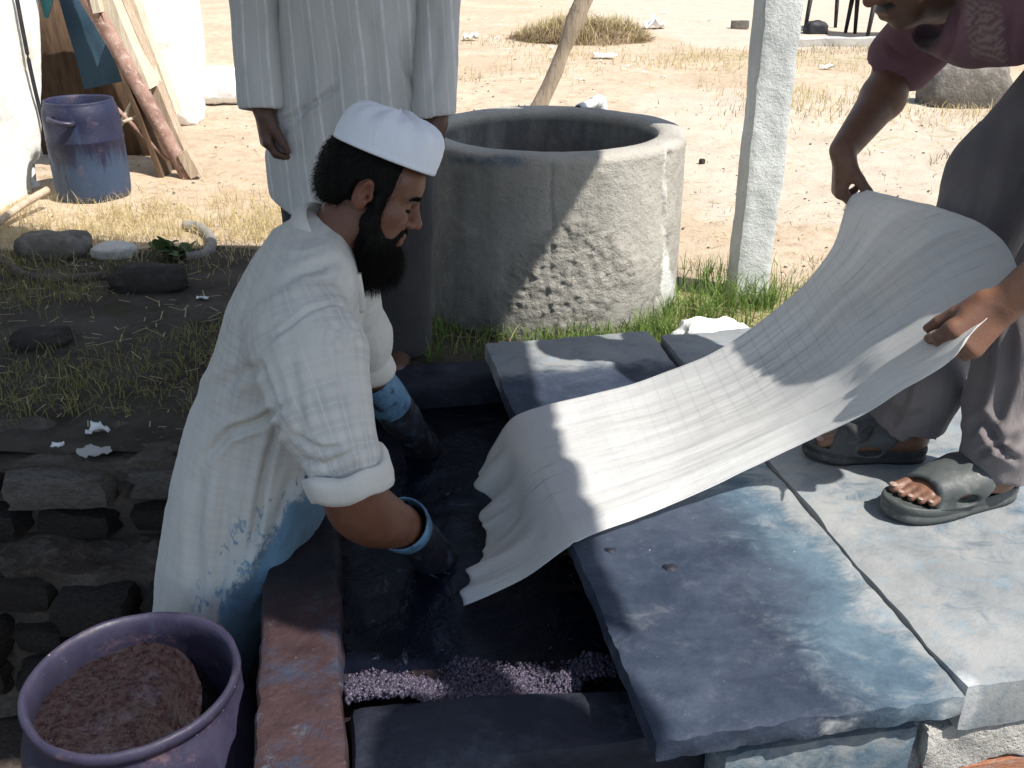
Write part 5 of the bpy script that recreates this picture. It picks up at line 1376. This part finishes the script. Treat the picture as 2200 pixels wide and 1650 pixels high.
    dk = np.clip(1-np.linalg.norm((V-n0)/np.array([.085, .075, .075]), axis=1), 0, 1)*3  # hollow of the open collar coloured dark as inner shade
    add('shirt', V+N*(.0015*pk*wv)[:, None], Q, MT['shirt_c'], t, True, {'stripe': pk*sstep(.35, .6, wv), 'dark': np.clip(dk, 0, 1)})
build_bending()

# ------------------------------------------------------------------ the white cloth
def build_fabric():
    far = [PZ(1032, 1008, .015), PZ(1062, 958, .075), PZ(1112, 892, .140), PZ(1250, 855, .165), PZ(1400, 818, .205), PZ(1560, 748, .30), PZ(1700, 640, .425), PZ(1788, 540, .54), PZ(1822, 432, .655), PZ(1862, 408, .69)]
    near = [PZ(988, 1297, -.01), PZ(1120, 1245, .065), PZ(1240, 1165, .138), PZ(1370, 1112, .150), PZ(1500, 1056, .172), PZ(1700, 958, .25), PZ(1850, 888, .34), PZ(1950, 830, .42), PZ(2043, 772, .50), PZ(2078, 728, .535)]
    nu, nv = 150, 90
    A = spline(far, nu); B = spline(near, nu); u = np.linspace(0, 1, nu)[:, None, None]; v = np.linspace(0, 1, nv)[None, :, None]
    G = A[:, None]*(1-v)+B[:, None]*v
    # hem in the vat is pulled in, top edge bulges beyond the hands
    U = u[..., 0]; Vv = v[..., 0]
    arch = 4*Vv*(1-Vv)
    top = sstep(.72, 1.0, U)*arch
    G[..., 0] += .165*top; G[..., 2] += .030*top; G[..., 1] += -.01*top
    bot = sstep(.20, .0, U)
    G[..., 0] += bot*(.045*np.sin(Vv*math.pi)*1.0+.030*fbm(np.stack([Vv*7+0*U, 0*Vv+0*U, 0*Vv+0*U], -1), 1, 3, 5)+.006*np.sin(Vv*23+Vv*Vv*9))*(.4+.6*arch)
    G[..., 1] += -bot*.0
    sag = np.exp(-((U-.62)/.2)**2)*arch
    G[..., 2] -= .022*sag
    # over the slab edge: keep it lying on the slab
    s = (G-ORG)@AX
    fl = np.where(s > -.004, .1385, -1)
    G[..., 2] = np.maximum(G[..., 2], fl+.0)
    # draw folds along the length
    UV = np.stack([U*2.2+0*Vv, Vv*9+0*U, 0*U+0*Vv], -1)
    w = (.010*fbm(UV, 1.0, 3, 4)+.0035*fbm(UV, 3.1, 3, 9))*sstep(.15, .5, U)
    P = G.reshape(-1, 3); Fq = grid_faces(nu, nv); N = normals(P, Fq)
    P = P+N*(w.ravel()+.004*fbm(P*np.array([1, 1, 1]), 9, 3, 6)*sstep(.12, .3, U+0*Vv).ravel())[:, None]
    rip = (.028*fbm(np.stack([Vv*6+0*U, U*3+0*Vv, 0*Vv+0*U], -1), 1, 3, 8)+.004*np.sin(Vv*37+4*Vv*Vv))*sstep(.17, .03, U); P = P+N*rip.ravel()[:, None]*.8
    # no part may dip under the slab top
    s = (P-ORG)@AX; tt = (P-ORG)@BX
    P[:, 2] = np.where((s > -.006) & (P[:, 2] < .1365), .1365, P[:, 2])
    cl = np.stack([(U*1.15+0*Vv).ravel(), (Vv*.52+0*U).ravel(), (np.exp(-((U-.60)/.20)**2)*sstep(.75, .35, Vv)+.30).ravel()], -1)
    o = add('white_cloth', P, Fq, MT['fabric'], None, True, {'cloth': cl}, base=L(.2, .6, .13))
    sm = o.modifiers.new('thickness', 'SOLIDIFY'); sm.thickness = .0012; sm.offset = 1
    tag(o, 'long thin white cotton cloth drawn out of the vat over the slab to two hands', 'cloth')
build_fabric()
# ------------------------------------------------------------------ near drum
def build_near_drum():
    c = np.array([-.655, 1.312, -.005]); R = .176
    t = thing('purple_drum', c-np.array([0, 0, .63]), 'open purple plastic drum of brown dye mush at lower left', 'drum')
    a = np.linspace(0, math.pi*2, 14)[1:-1]
    prof = [(R*1.12, -.63), (R*1.15, -.40), (R*1.15, -.20), (R*1.13, -.13), (R*1.09, -.085), (R*1.03, -.052), (R*.985, -.036), (R*.972, -.026)]
    prof += [(R*.975, -.018), (R*1.0, -.016), (R*1.022, -.012), (R*1.032, -.004), (R*1.026, .004), (R*1.0, .008), (R*.97, .006), (R*.945, -.002), (R*.935, -.012)]
    prof += [(R*.93, -.030), (R*.955, -.05), (R*1.0, -.09), (R*1.06, -.16), (R*1.06, -.3)]
    V, Q = lathe(prof, c, 110); V = V+.0025*fbm(V, 9, 3, 3)[:, None]+.0012*fbm(V, 40, 3, 5)[:, None]
    x, y = proj(V); nick = np.exp(-((x-505)/9)**2)*np.exp(-((y-1425)/16)**2)*(V[:, 2] > -.03); V[:, 2] -= .008*nick
    add('drum_body', V, Q, MT['drum'], t, True, {'stain': .1+0*V[:, 0]})
    rr = np.linspace(0, R*1.02, 46); th = np.arange(120)*2*math.pi/120
    G = np.stack([c[0]+rr[:, None]*np.cos(th), c[1]+rr[:, None]*np.sin(th), c[2]-.070+0*rr[:, None]*th], -1)
    G[..., 2] += .010*fbm(G, 18, 4, 3)+.006*np.abs(fbm(G, 60, 3, 6))+.012*(rr[:, None]/R)**3-.20*sstep(-.01, .17, G[..., 0]-c[0]+.02*fbm(G, 20, 3, 9)+.12*(G[..., 1]-c[1]))
    add('dye_mush', G.reshape(-1, 3), grid_faces(46, 120, True), MT['mush'], t)
build_near_drum()

# ------------------------------------------------------------------ grass and weeds
def blades(P, h, w, mat, name, label=None, lean=.5, seed=1, dirs=None, parent=None, cat='grass'):
    r = np.random.default_rng(seed); n = len(P); a = r.uniform(0, 2*math.pi, n); h = np.broadcast_to(h, (n,))*r.uniform(.55, 1.25, n)
    ln = np.abs(r.normal(0, lean, n))+.08; d = np.stack([np.cos(a), np.sin(a), 0*a], -1)
    fa = r.uniform(0, math.pi, n); sd = np.stack([np.cos(fa), np.sin(fa), 0*a], -1)*(w*r.uniform(.6, 1.3, n))[:, None]
    V = np.zeros((n, 7, 3)); tip = np.zeros((n, 7))
    for i, t in enumerate((0, .4, .75, 1.0)):
        c = P+np.stack([0*h, 0*h, h*t*(1-.35*ln*t)], -1)+d*(h*ln*t*t)[:, None]
        if i < 3: V[:, 2*i] = c-sd*(1-.25*i)*.5; V[:, 2*i+1] = c+sd*(1-.25*i)*.5; tip[:, 2*i] = tip[:, 2*i+1] = t*.6
        else: V[:, 6] = c; tip[:, 6] = 1
    b = np.arange(n)[:, None]*7; F3 = [b+np.array([[0, 1, 3]]), b+np.array([[0, 3, 2]]), b+np.array([[2, 3, 5]]), b+np.array([[2, 5, 4]]), b+np.array([[4, 5, 6]])]
    tint = np.repeat(np.clip(r.normal(.5, .25, n), 0, 1), 7)
    o = add(name, V.reshape(-1, 3), np.concatenate(F3), mat, parent, True, {'tint': tint, 'tip': tip.ravel()}, base=None if parent else P.mean(0)*np.array([1, 1, 0]))
    if label: tag(o, label, cat, kind='stuff')
    return o
def scatter(n, x0, x1, y0, y1, dens, seed):
    r = np.random.default_rng(seed); x = r.uniform(x0, x1, n); y = r.uniform(y0, y1, n)
    k = r.random(n) < np.clip(dens(x, y), 0, 1); x, y = x[k], y[k]
    return np.stack([x, y, gz(x, y)-.004], -1)
def clear(x, y):
    P = np.stack([x, y, 0*x], -1); s = (P-ORG)@AX; t = (P-ORG)@BX
    ok = ~((s > -.58) & (t < 1.62) & (s < .48)) & ~((s >= .44) & (t < 1.50))
    return ok & (np.hypot(x-.12, y-3.27) > .455)
def clump(x, y, sc, seed): return fbm(np.stack([x, y, 0*x], -1), sc, 3, seed)
def build_grass():
    # lush tufts round the ring and the post
    def d1(x, y):
        rr = np.hypot(x-.12, y-3.27); near = np.exp(-((rr-.46)/.16)**2)*(y < 3.35)*(x > -.38)
        post = np.exp(-(((x-.72)/.30)**2+((y-3.12)/.28)**2)); strip = np.exp(-((y-2.74-.18*x)/.16)**2)*(x > -.25)*(x < 1.25)
        return clear(x, y)*np.clip(near*1.1+post*1.0+strip*.7, 0, 1)*(.18+1.0*sstep(-.15, .3, clump(x, y, 7, 3)))
    P = scatter(25000, -.45, 1.4, 2.5, 3.8, d1, 5)
    rr = np.hypot(P[:, 0]-.72, P[:, 1]-3.15)
    blades(P,   .072+.065*np.exp(-(rr/.35)**2)+.02*np.clip(clump(P[:, 0], P[:, 1], 7, 4), 0, 1), .0042, MT['green'], 'green_grass', 'lush green grass round the foot of the well and the post', .55, 6)
    Pd = P[::10]+np.array([.01, .004, 0]); blades(Pd, .085, .0030, MT['dry'], 'dead_blades', 'dead straw blades mixed through the green grass by the well', .7, 61)
    def d2(x, y): return clear(x, y)*sstep(.0, .35, clump(x, y, 2.2, 9))*np.exp(-((y-3.55)/.55)**2)*sstep(.75, 1.1, x)
    P = scatter(26000, .7, 3.4, 2.5, 5.0, d2, 7); blades(P, .045, .0035, MT['olive'], 'olive_grass', 'short olive grass on the sandy ground right of the post', .8, 8)
    # dry straw in the sunny strip on the left
    def d3(x, y): return (np.exp(-((y-4.15)/.40)**2)*(.35+sstep(-.1, .3, clump(x, y, 3, 12))))*sstep(-.35, -.8, x)*.9
    P = scatter(20000, -2.3, -.3, 3.2, 5.2, d3, 9); blades(P, .075, .0032, MT['dry'], 'dry_grass', 'dry straw coloured grass in the sunlit strip below the blue drum', .9, 10)
    # shaded weeds on the left
    def d4(x, y): return sstep(.05, .4, clump(x, y, 1.7, 15)+.25*np.exp(-(((x+1.25)/.35)**2+((y-2.5)/.25)**2)))*sstep(3.8, 3.5, y)
    P = scatter(11000, -2.4, -.75, 2.14, 3.8, d4, 11); blades(P, .05, .0036, MT['olive'], 'shaded_grass', 'patches of dark low grass in the shade at left', .8, 12)
    # dry tufts farther back
    def d5(x, y):
        band = np.exp(-((y-7.3)/.7)**2)*sstep(1.3, 2.2, x)+.9*np.exp(-((y-9.9)/.8)**2)*sstep(-.4, .2, x)*sstep(3.6, 2.6, x)+.5*np.exp(-((y-8.8)/.5)**2)*(x < .5)*(x > -.8)
        return band*(.3+sstep(-.05, .3, clump(x, y, 1.6, 18)))
    P = scatter(30000, -1, 6.5, 6, 12, d5, 13); blades(P, .085, .006, MT['dry'], 'dry_grass_behind', 'tawny dry grass across the open ground behind the well', .8, 14)
    def d6(x, y): return np.exp(-((y-10.9)/.35)**2)*sstep(2.4, 2.9, x)+.8*np.exp(-(((x+.0)/.55)**2+((y-11.6)/.5)**2))+.8*np.exp(-(((x-2.45)/.35)**2+((y-5.4)/.25)**2))*sstep(-.1, .2, clump(x, y, 4, 2))+.7*np.exp(-(((x-1.9)/.5)**2+((y-7.0)/.3)**2))*sstep(-.1, .2, clump(x, y, 3, 2))
    P = scatter(26000, -1.5, 6.5, 4.8, 12.5, d6, 15); blades(P, .07, .006, MT['olive'], 'green_grass_behind', 'grey green grass patches on the far ground', .8, 16)
    # straw and twigs lying about
    r = np.random.default_rng(19); n = 3600; x = r.uniform(-2.6, 4.0, n); y = 2.2+np.abs(r.normal(0, 3.0, n)); k = clear(x, y) & ~((x > -.6) & (y < 2.65)); x, y = x[k], y[k]; n = len(x)
    a = r.uniform(0, math.pi, n); ln = r.uniform(.006, .026, n)*(1+.10*y); w = .0012*(1+.12*y); d = np.stack([np.cos(a), np.sin(a), r.normal(0, .12, n)], -1); s = np.stack([-np.sin(a), np.cos(a), 0*a], -1)*w[:, None]
    c = np.stack([x, y, gz(x, y)+.008], -1); V = np.stack([c-d*ln[:, None]-s, c-d*ln[:, None]+s, c+d*ln[:, None]+s, c+d*ln[:, None]-s], 1).reshape(-1, 3)
    tag(add('straw_litter', V, np.arange(n*4).reshape(-1, 4), MT['dry'], None, False, {'tint': np.repeat(r.random(n), 4), 'tip': np.repeat(r.random(n), 4)}), 'scattered straw and bits of twig on the ground', 'straw', kind='stuff')
    # pebbles and clods
    ico = np.array([(1, 0, 0), (-1, 0, 0), (0, 1, 0), (0, -1, 0), (0, 0, 1), (0, 0, -1)], float); F8 = np.array([(0, 2, 4), (2, 1, 4), (1, 3, 4), (3, 0, 4), (2, 0, 5), (1, 2, 5), (3, 1, 5), (0, 3, 5)])
    n = 1500; x = r.uniform(-2.6, 5.0, n); y = 2.15+np.abs(r.normal(0, 3.2, n)); k = clear(x, y) & ~((x > -.6) & (y < 2.65)); x, y = x[k], y[k]; n = len(x)
    sz = r.uniform(.002, .007, n)*(1+.10*y); c = np.stack([x, y, gz(x, y)+sz*.2], -1)
    V = (c[:, None]+ico[None]*sz[:, None, None]*r.uniform(.6, 1.3, (n, 6, 3))*np.array([1, 1, .6])).reshape(-1, 3); Fq = (F8[None]+(np.arange(n)*6)[:, None, None]).reshape(-1, 3)
    tag(add('pebbles', V, Fq, MT['rubble'], None, True), 'scattered pebbles and clods on the sandy ground', 'pebbles', kind='stuff')
build_grass()

def rock(name, px, py, half, label, mat, seed, cat='rock', z=None, n=12):
    c = PZ(px, py, 0); c[2] = gz(c[0], c[1])+half[2]*.45 if z is None else z
    V, Q, u = rough_box((0, 0, 0), (1, 0, 0), (0, 1, 0), (0, 0, 1), 2/n, 0, 1, 0); r = (np.abs(V)**3.2).sum(1)**(-1/3.2); V = V*r[:, None]
    V = V*(1+.22*fbm(V, 1.4, 4, seed)[:, None])+.09*np.stack([fbm(V, 2.4, 4, seed+i+1) for i in range(3)], -1)
    o = add(name, c+V*np.array(half), Q, mat, base=c-np.array([0, 0, half[2]*.45])); return tag(o, label, cat)
def build_yard():
    rock('rock', 120, 548, (.135, .09, .060), 'grey rock half in shade below the blue drum at far left', MT['rubble'], 3)
    rock('rock', 322, 622, (.135, .08, .058), 'dark flat-topped rock in the shade left of the leaning man', MT['rubble_dark'], 6)
    rock('rock', 250, 552, (.085, .06, .03), 'small pale stone between the two larger shaded rocks', MT['plaster_rock'], 9)
    rock('rock', 95, 752, (.085, .06, .03), 'low flat stone in the shaded grass at the left edge', MT['rubble_dark'], 12)
    rock('rock', 866, 600, (.045, .04, .03), 'small grey stone at the left foot of the well', MT['rubble'], 15)
    rock('rock', 1508, 352, (.016, .015, .02), 'tiny dark stone alone on the sand right of the well', MT['rubble_dark'], 16)
    rock('boulder', 2062, 222, (.30, .22, .22), 'big grey concrete boulder on the sand behind the bending man', MT['rubble'], 18, 'boulder')
    # hoses
    def hose(pts, r, label, mat, lift=.4):
        P = [PZ(x, y, 0)+np.array([0, 0, r*lift]) for x, y in pts]; P = spline(P, 40)
        V, Fq = tube(P, r, 12); tag(add('hose', V, Fq, mat, base=P[20]*np.array([1, 1, 0])), label, 'hose')
    hose([(-30, 520), (20, 575), (60, 600), (120, 608), (180, 603), (228, 598)], .020, 'dark hose lying curved in the shade at far left', MT['hose_dark'])
    hose([(398, 492), (425, 495), (448, 512), (455, 535), (440, 555), (400, 562)], .022, 'grey hose end curling out of the dry grass left of the leaning man', MT['hose'], .7)
    a, b = PZ(-20, 492, .02), PZ(102, 408, .10); V, Fq = tube(spline([a, (a+b)/2+np.array([0, 0, .01]), b], 20), .017, 10); V = V+.003*fbm(V, 30, 3, 2)[:, None]
    tag(add('stick', V, Fq, MT['wood'], base=a), 'pale grey stick leaning at the foot of the white wall', 'stick')
    # broad-leaved weed
    c = PZ(378, 560, 0); w = thing('weed', c, 'broad leaved weed at the shade edge left of the leaning man', 'plant'); r = np.random.default_rng(3); mb = MB()
    VV = []; FF = []; n = 0; tint = []
    for i in range(34):
        a = r.uniform(0, 2*math.pi); e = r.uniform(.2, 1.2); ln = r.uniform(.06, .12); d = np.array([math.cos(a)*math.cos(e), math.sin(a)*math.cos(e), math.sin(e)]); s = nrm(np.cross(d, (0, 0, 1))); b0 = c+np.array([r.normal(0, .03), r.normal(0, .03), r.uniform(0, .05)])
        g = []
        for k in range(6):
            tt = k/5; ww = .022*math.sin(math.pi*(tt*.9+.08)); p = b0+d*ln*tt+np.array([0, 0, -.035*tt*tt]); g += [p-s*ww+np.array([0, 0, .004]), p, p+s*ww+np.array([0, 0, .004])]
        VV.append(np.array(g)); FF.append(grid_faces(6, 3)+n); n += 18; tint += [r.random()]*18
    add('leaves', np.concatenate(VV), np.concatenate(FF), MT['leaf'], w, True, {'tint': np.array(tint), 'tip': np.zeros(n)})
    V, Fq = tube(np.array([c-np.array([0, 0, .02]), c+np.array([0, 0, .06])]), .006, 6); add('stem', V, Fq, MT['leaf'], w, True, {'tint': np.zeros(len(V)), 'tip': np.zeros(len(V))})
    # crumpled scraps
    def scrap(px, py, sz, label, z=.0, seed=1, mat=None, cat='litter', h=.5):
        c = PZ(px, py, z); c[2] = gz(c[0], c[1])+sz*.15 if z == 0 else z; n = 9; a, b = np.meshgrid(np.linspace(-1, 1, n), np.linspace(-1, 1, n), indexing='ij'); rr = 1-.35*np.maximum(np.hypot(a, b)-.7, 0)
        P = np.stack([a*sz*rr, b*sz*.7*rr, 0*a], -1); P[..., 2] = sz*h*(np.abs(fbm(P/sz, 1.6, 3, seed))+.25*fbm(P/sz, 4, 2, seed+3))+.004; P[..., :2] += sz*.25*np.stack([fbm(P/sz, 2, 2, seed+5), fbm(P/sz, 2, 2, seed+6)], -1)
        V = P.reshape(-1, 3)+c; Fq = grid_faces(n, n); m = len(V)
        tag(add('scrap', np.vstack([V, V-np.array([0, 0, .0015])]), np.vstack([Fq, Fq[:, ::-1]+m]), mat or MT['litter'], base=c), label, cat)
    scrap(212, 938, .032, 'crumpled white scrap on the bank left of the leaning man', seed=3, h=.8)
    scrap(126, 968, .018, 'tiny white scrap on the bank edge above the stone wall', seed=6)
    scrap(205, 985, .045, 'flat pale scrap of plaster on top of the stone wall', seed=9, mat=MT['plaster_rock'], h=.3)
    scrap(438, 655, .022, 'small pale scrap in the shade just left of the kurta', seed=12)
    scrap(1010, 90, .10, 'white crumpled bag on the sand left of the brush heap', seed=15, h=1.2, cat='bag')
    scrap(1690, 152, .07, 'pale blue plastic bag on dry grass right of the post', seed=18, h=1.4, cat='bag')
    scrap(1776, 152, .07, 'white torn bag on dry grass between the post and the bending man', seed=21, h=1.0, cat='bag')
    scrap(1300, 128, .13, 'white strip of rag lying below the brush heap', seed=24, h=.4, cat='rag')
    scrap(1405, 60, .16, 'white bag at the right end of the brush heap', seed=27, h=1.2, cat='bag')
    # bag behind the platform
    c = np.array([.60, 2.70, .055]); V, Q, u = rough_box((0, 0, 0), (1, 0, 0), (0, 1, 0), (0, 0, 1), .16, 0, 1, 0); r_ = (np.abs(V)**2.5).sum(1)**(-1/2.5); V = V*r_[:, None]*np.array([.115, .06, .07])
    V = V*(1+.25*fbm(V, 16, 4, 3)[:, None])+.01*np.stack([fbm(V, 40, 3, i) for i in range(3)], -1)
    tag(add('plastic_bag', V+c, Q, MT['sack'], base=c*np.array([1, 1, 0])), 'white plastic bag behind the platform edge, half hidden by the cloth', 'bag')
    # litter too small to count
    r = np.random.default_rng(31); VV = []; n = 0; FF = []
    for i in range(170):
        if i < 120: px, py = r.uniform(960, 1430), r.uniform(15, 190)
        else: px, py = r.uniform(960, 2050), r.uniform(20, 330)
        p = PZ(px, py, 0); p[2] = gz(p[0], p[1])+.01; k = r.uniform(.005, .020)*p[1]/8; q = p+r.normal(0, k, (4, 3))*np.array([1, 1, .45]); q[:, 2] = np.maximum(q[:, 2], p[2]); VV.append(q); FF.append((n, n+1, n+2)); FF.append((n, n+2, n+3)); n += 4
    tag(add('paper_litter', np.concatenate(VV), FF, MT['litter'], None, False), 'white paper litter strewn over the sand behind the well', 'litter', kind='stuff')
    # brush heap
    c = PZ(1255, 92, 0); c[1] += .3; r = np.random.default_rng(8)
    hp = thing('brush_heap', c, 'low heap of dry brushwood and weeds far behind the well', 'brush heap')
    a, b = np.meshgrid(np.linspace(0, 1, 14), np.arange(40)*2*math.pi/40, indexing='ij')
    P = np.stack([c[0]+a*np.cos(b)*.80, c[1]+a*np.sin(b)*.55, c[2]-.02+.20*np.maximum(1-a**2, 0)], -1); P = P+.14*np.stack([fbm(P, 4, 4, i) for i in range(3)], -1)
    add('mound', P.reshape(-1, 3), grid_faces(14, 40, True), MT['twig'], hp)
    n = 5200; a = np.sqrt(r.random(n)); b = r.uniform(0, 2*math.pi, n); P = np.stack([c[0]+a*np.cos(b)*.82, c[1]+a*np.sin(b)*.6, c[2]+.20*(1-a**2)-.03], -1); P = P+np.array([1, 1, .35])*.16*np.stack([fbm(P, 3, 3, i+50) for i in range(3)], -1)
    D = np.stack([np.cos(b)*.6, np.sin(b)*.6, .8+0*b], -1)+r.normal(0, .55, (n, 3))
    o = ribbons('twigs', P, D, .15, .006, MT['twig'], hp, (0, 0, -.6), 3, 5); o['kind'] = 'stuff'
    o = blades(P[::4]+np.array([0, 0, .02]), .16, .009, MT['dry'], 'dry_stalks', None, .9, 4, parent=hp); o['kind'] = 'stuff'
    # string cot, stool, bag, kerb in the distance
    def cot(px, py, w, h, label, red=True):
        p = PZ(px, py, 0); t = thing('string_cot', p, label, 'cot'); z = h
        for dx in (0, w):
            for dy in (0, .8):
                q = p+np.array([dx, dy, 0]); V, Fq = tube(np.array([q, q+np.array([.03*(1 if dx == 0 else -1), 0, z])]), [.022, .03], 8); add('leg', V, Fq, MT['black'], t)
        for dy in (0, .8):
            V, Fq = tube(np.array([p+np.array([-.1, dy, z]), p+np.array([w+.1, dy, z])]), .03, 8); add('rail', V, Fq, MT['red'] if red else MT['wood_dark'], t)
        V, Q, u = rough_box(p+np.array([w/2, .4, z+.02]), (w/2+.05, 0, 0), (0, .38, 0), (0, 0, .02), .1, .01, 6, 3); add('bedding', V, Q, MT['sack'], t)
        V, Q, u = rough_box(p+np.array([w/2, .05, z-.02]), (w/2+.04, 0, 0), (0, .02, 0), (0, 0, .05), .1, .004, 6, 3); add('skirt', V, Q, MT['wood_pale'], t)
    cot(1728, 72, .62, .46, 'low string cot with thin dark legs far behind, left of the face')
    cot(1862, 86, 1.3, .42, 'low string cot far behind, half hidden by the bending man')
    rock('black_bag', 1752, 74, (.13, .08, .10), 'black bundle on the ground by the leg of the far cot', MT['black'], 33, 'bundle')
    p = PZ(1962, 154, 0); t = thing('stool', p, 'small black stool on the sand between the bending man\'s arm and shirt', 'stool')
    for dx, dy in ((0, 0), (.17, 0), (0, .2), (.17, .2)):
        V, Fq = tube(np.array([p+np.array([dx, dy, 0]), p+np.array([dx*.9+.01, dy*.9, .24])]), .022, 8); add('leg', V, Fq, MT['black'], t)
    V, Q, u = rough_box(p+np.array([.09, .1, .25]), (.12, 0, 0), (0, .13, 0), (0, 0, .018), .05, .002, 6, 3, .01); add('seat', V, Q, MT['black'], t)
    V, Q, u = rough_box((4.6, 11.3, .02), (1.9, 0, 0), (0, .12, 0), (0, 0, .07), .1, .03, 4, 5, .02); tag(add('low_kerb', V, Q, MT['conc'], None, True, {'stain': 0*V[:, 0], 'lime': 0*V[:, 0]}, base=(4.6, 11.3, 0)), 'low broken concrete kerb across the far ground at right', 'kerb')
    V, Q, u = rough_box((2.9, 13.2, .06), (.11, 0, 0), (0, .05, 0), (0, 0, .05), .05, .004, 4, 5, .01); tag(add('brick_end', V, Q, MT['rubble'], base=(2.9, 13.2, 0)), 'lone brick on the pale track left of the post top', 'brick')
MT['plaster_rock'] = dirty('pale stone', (.42, .41, .39), (.52, .51, .48), (.35, .34, .32), 9, .9, .6, 60, .006, .15)
build_yard()
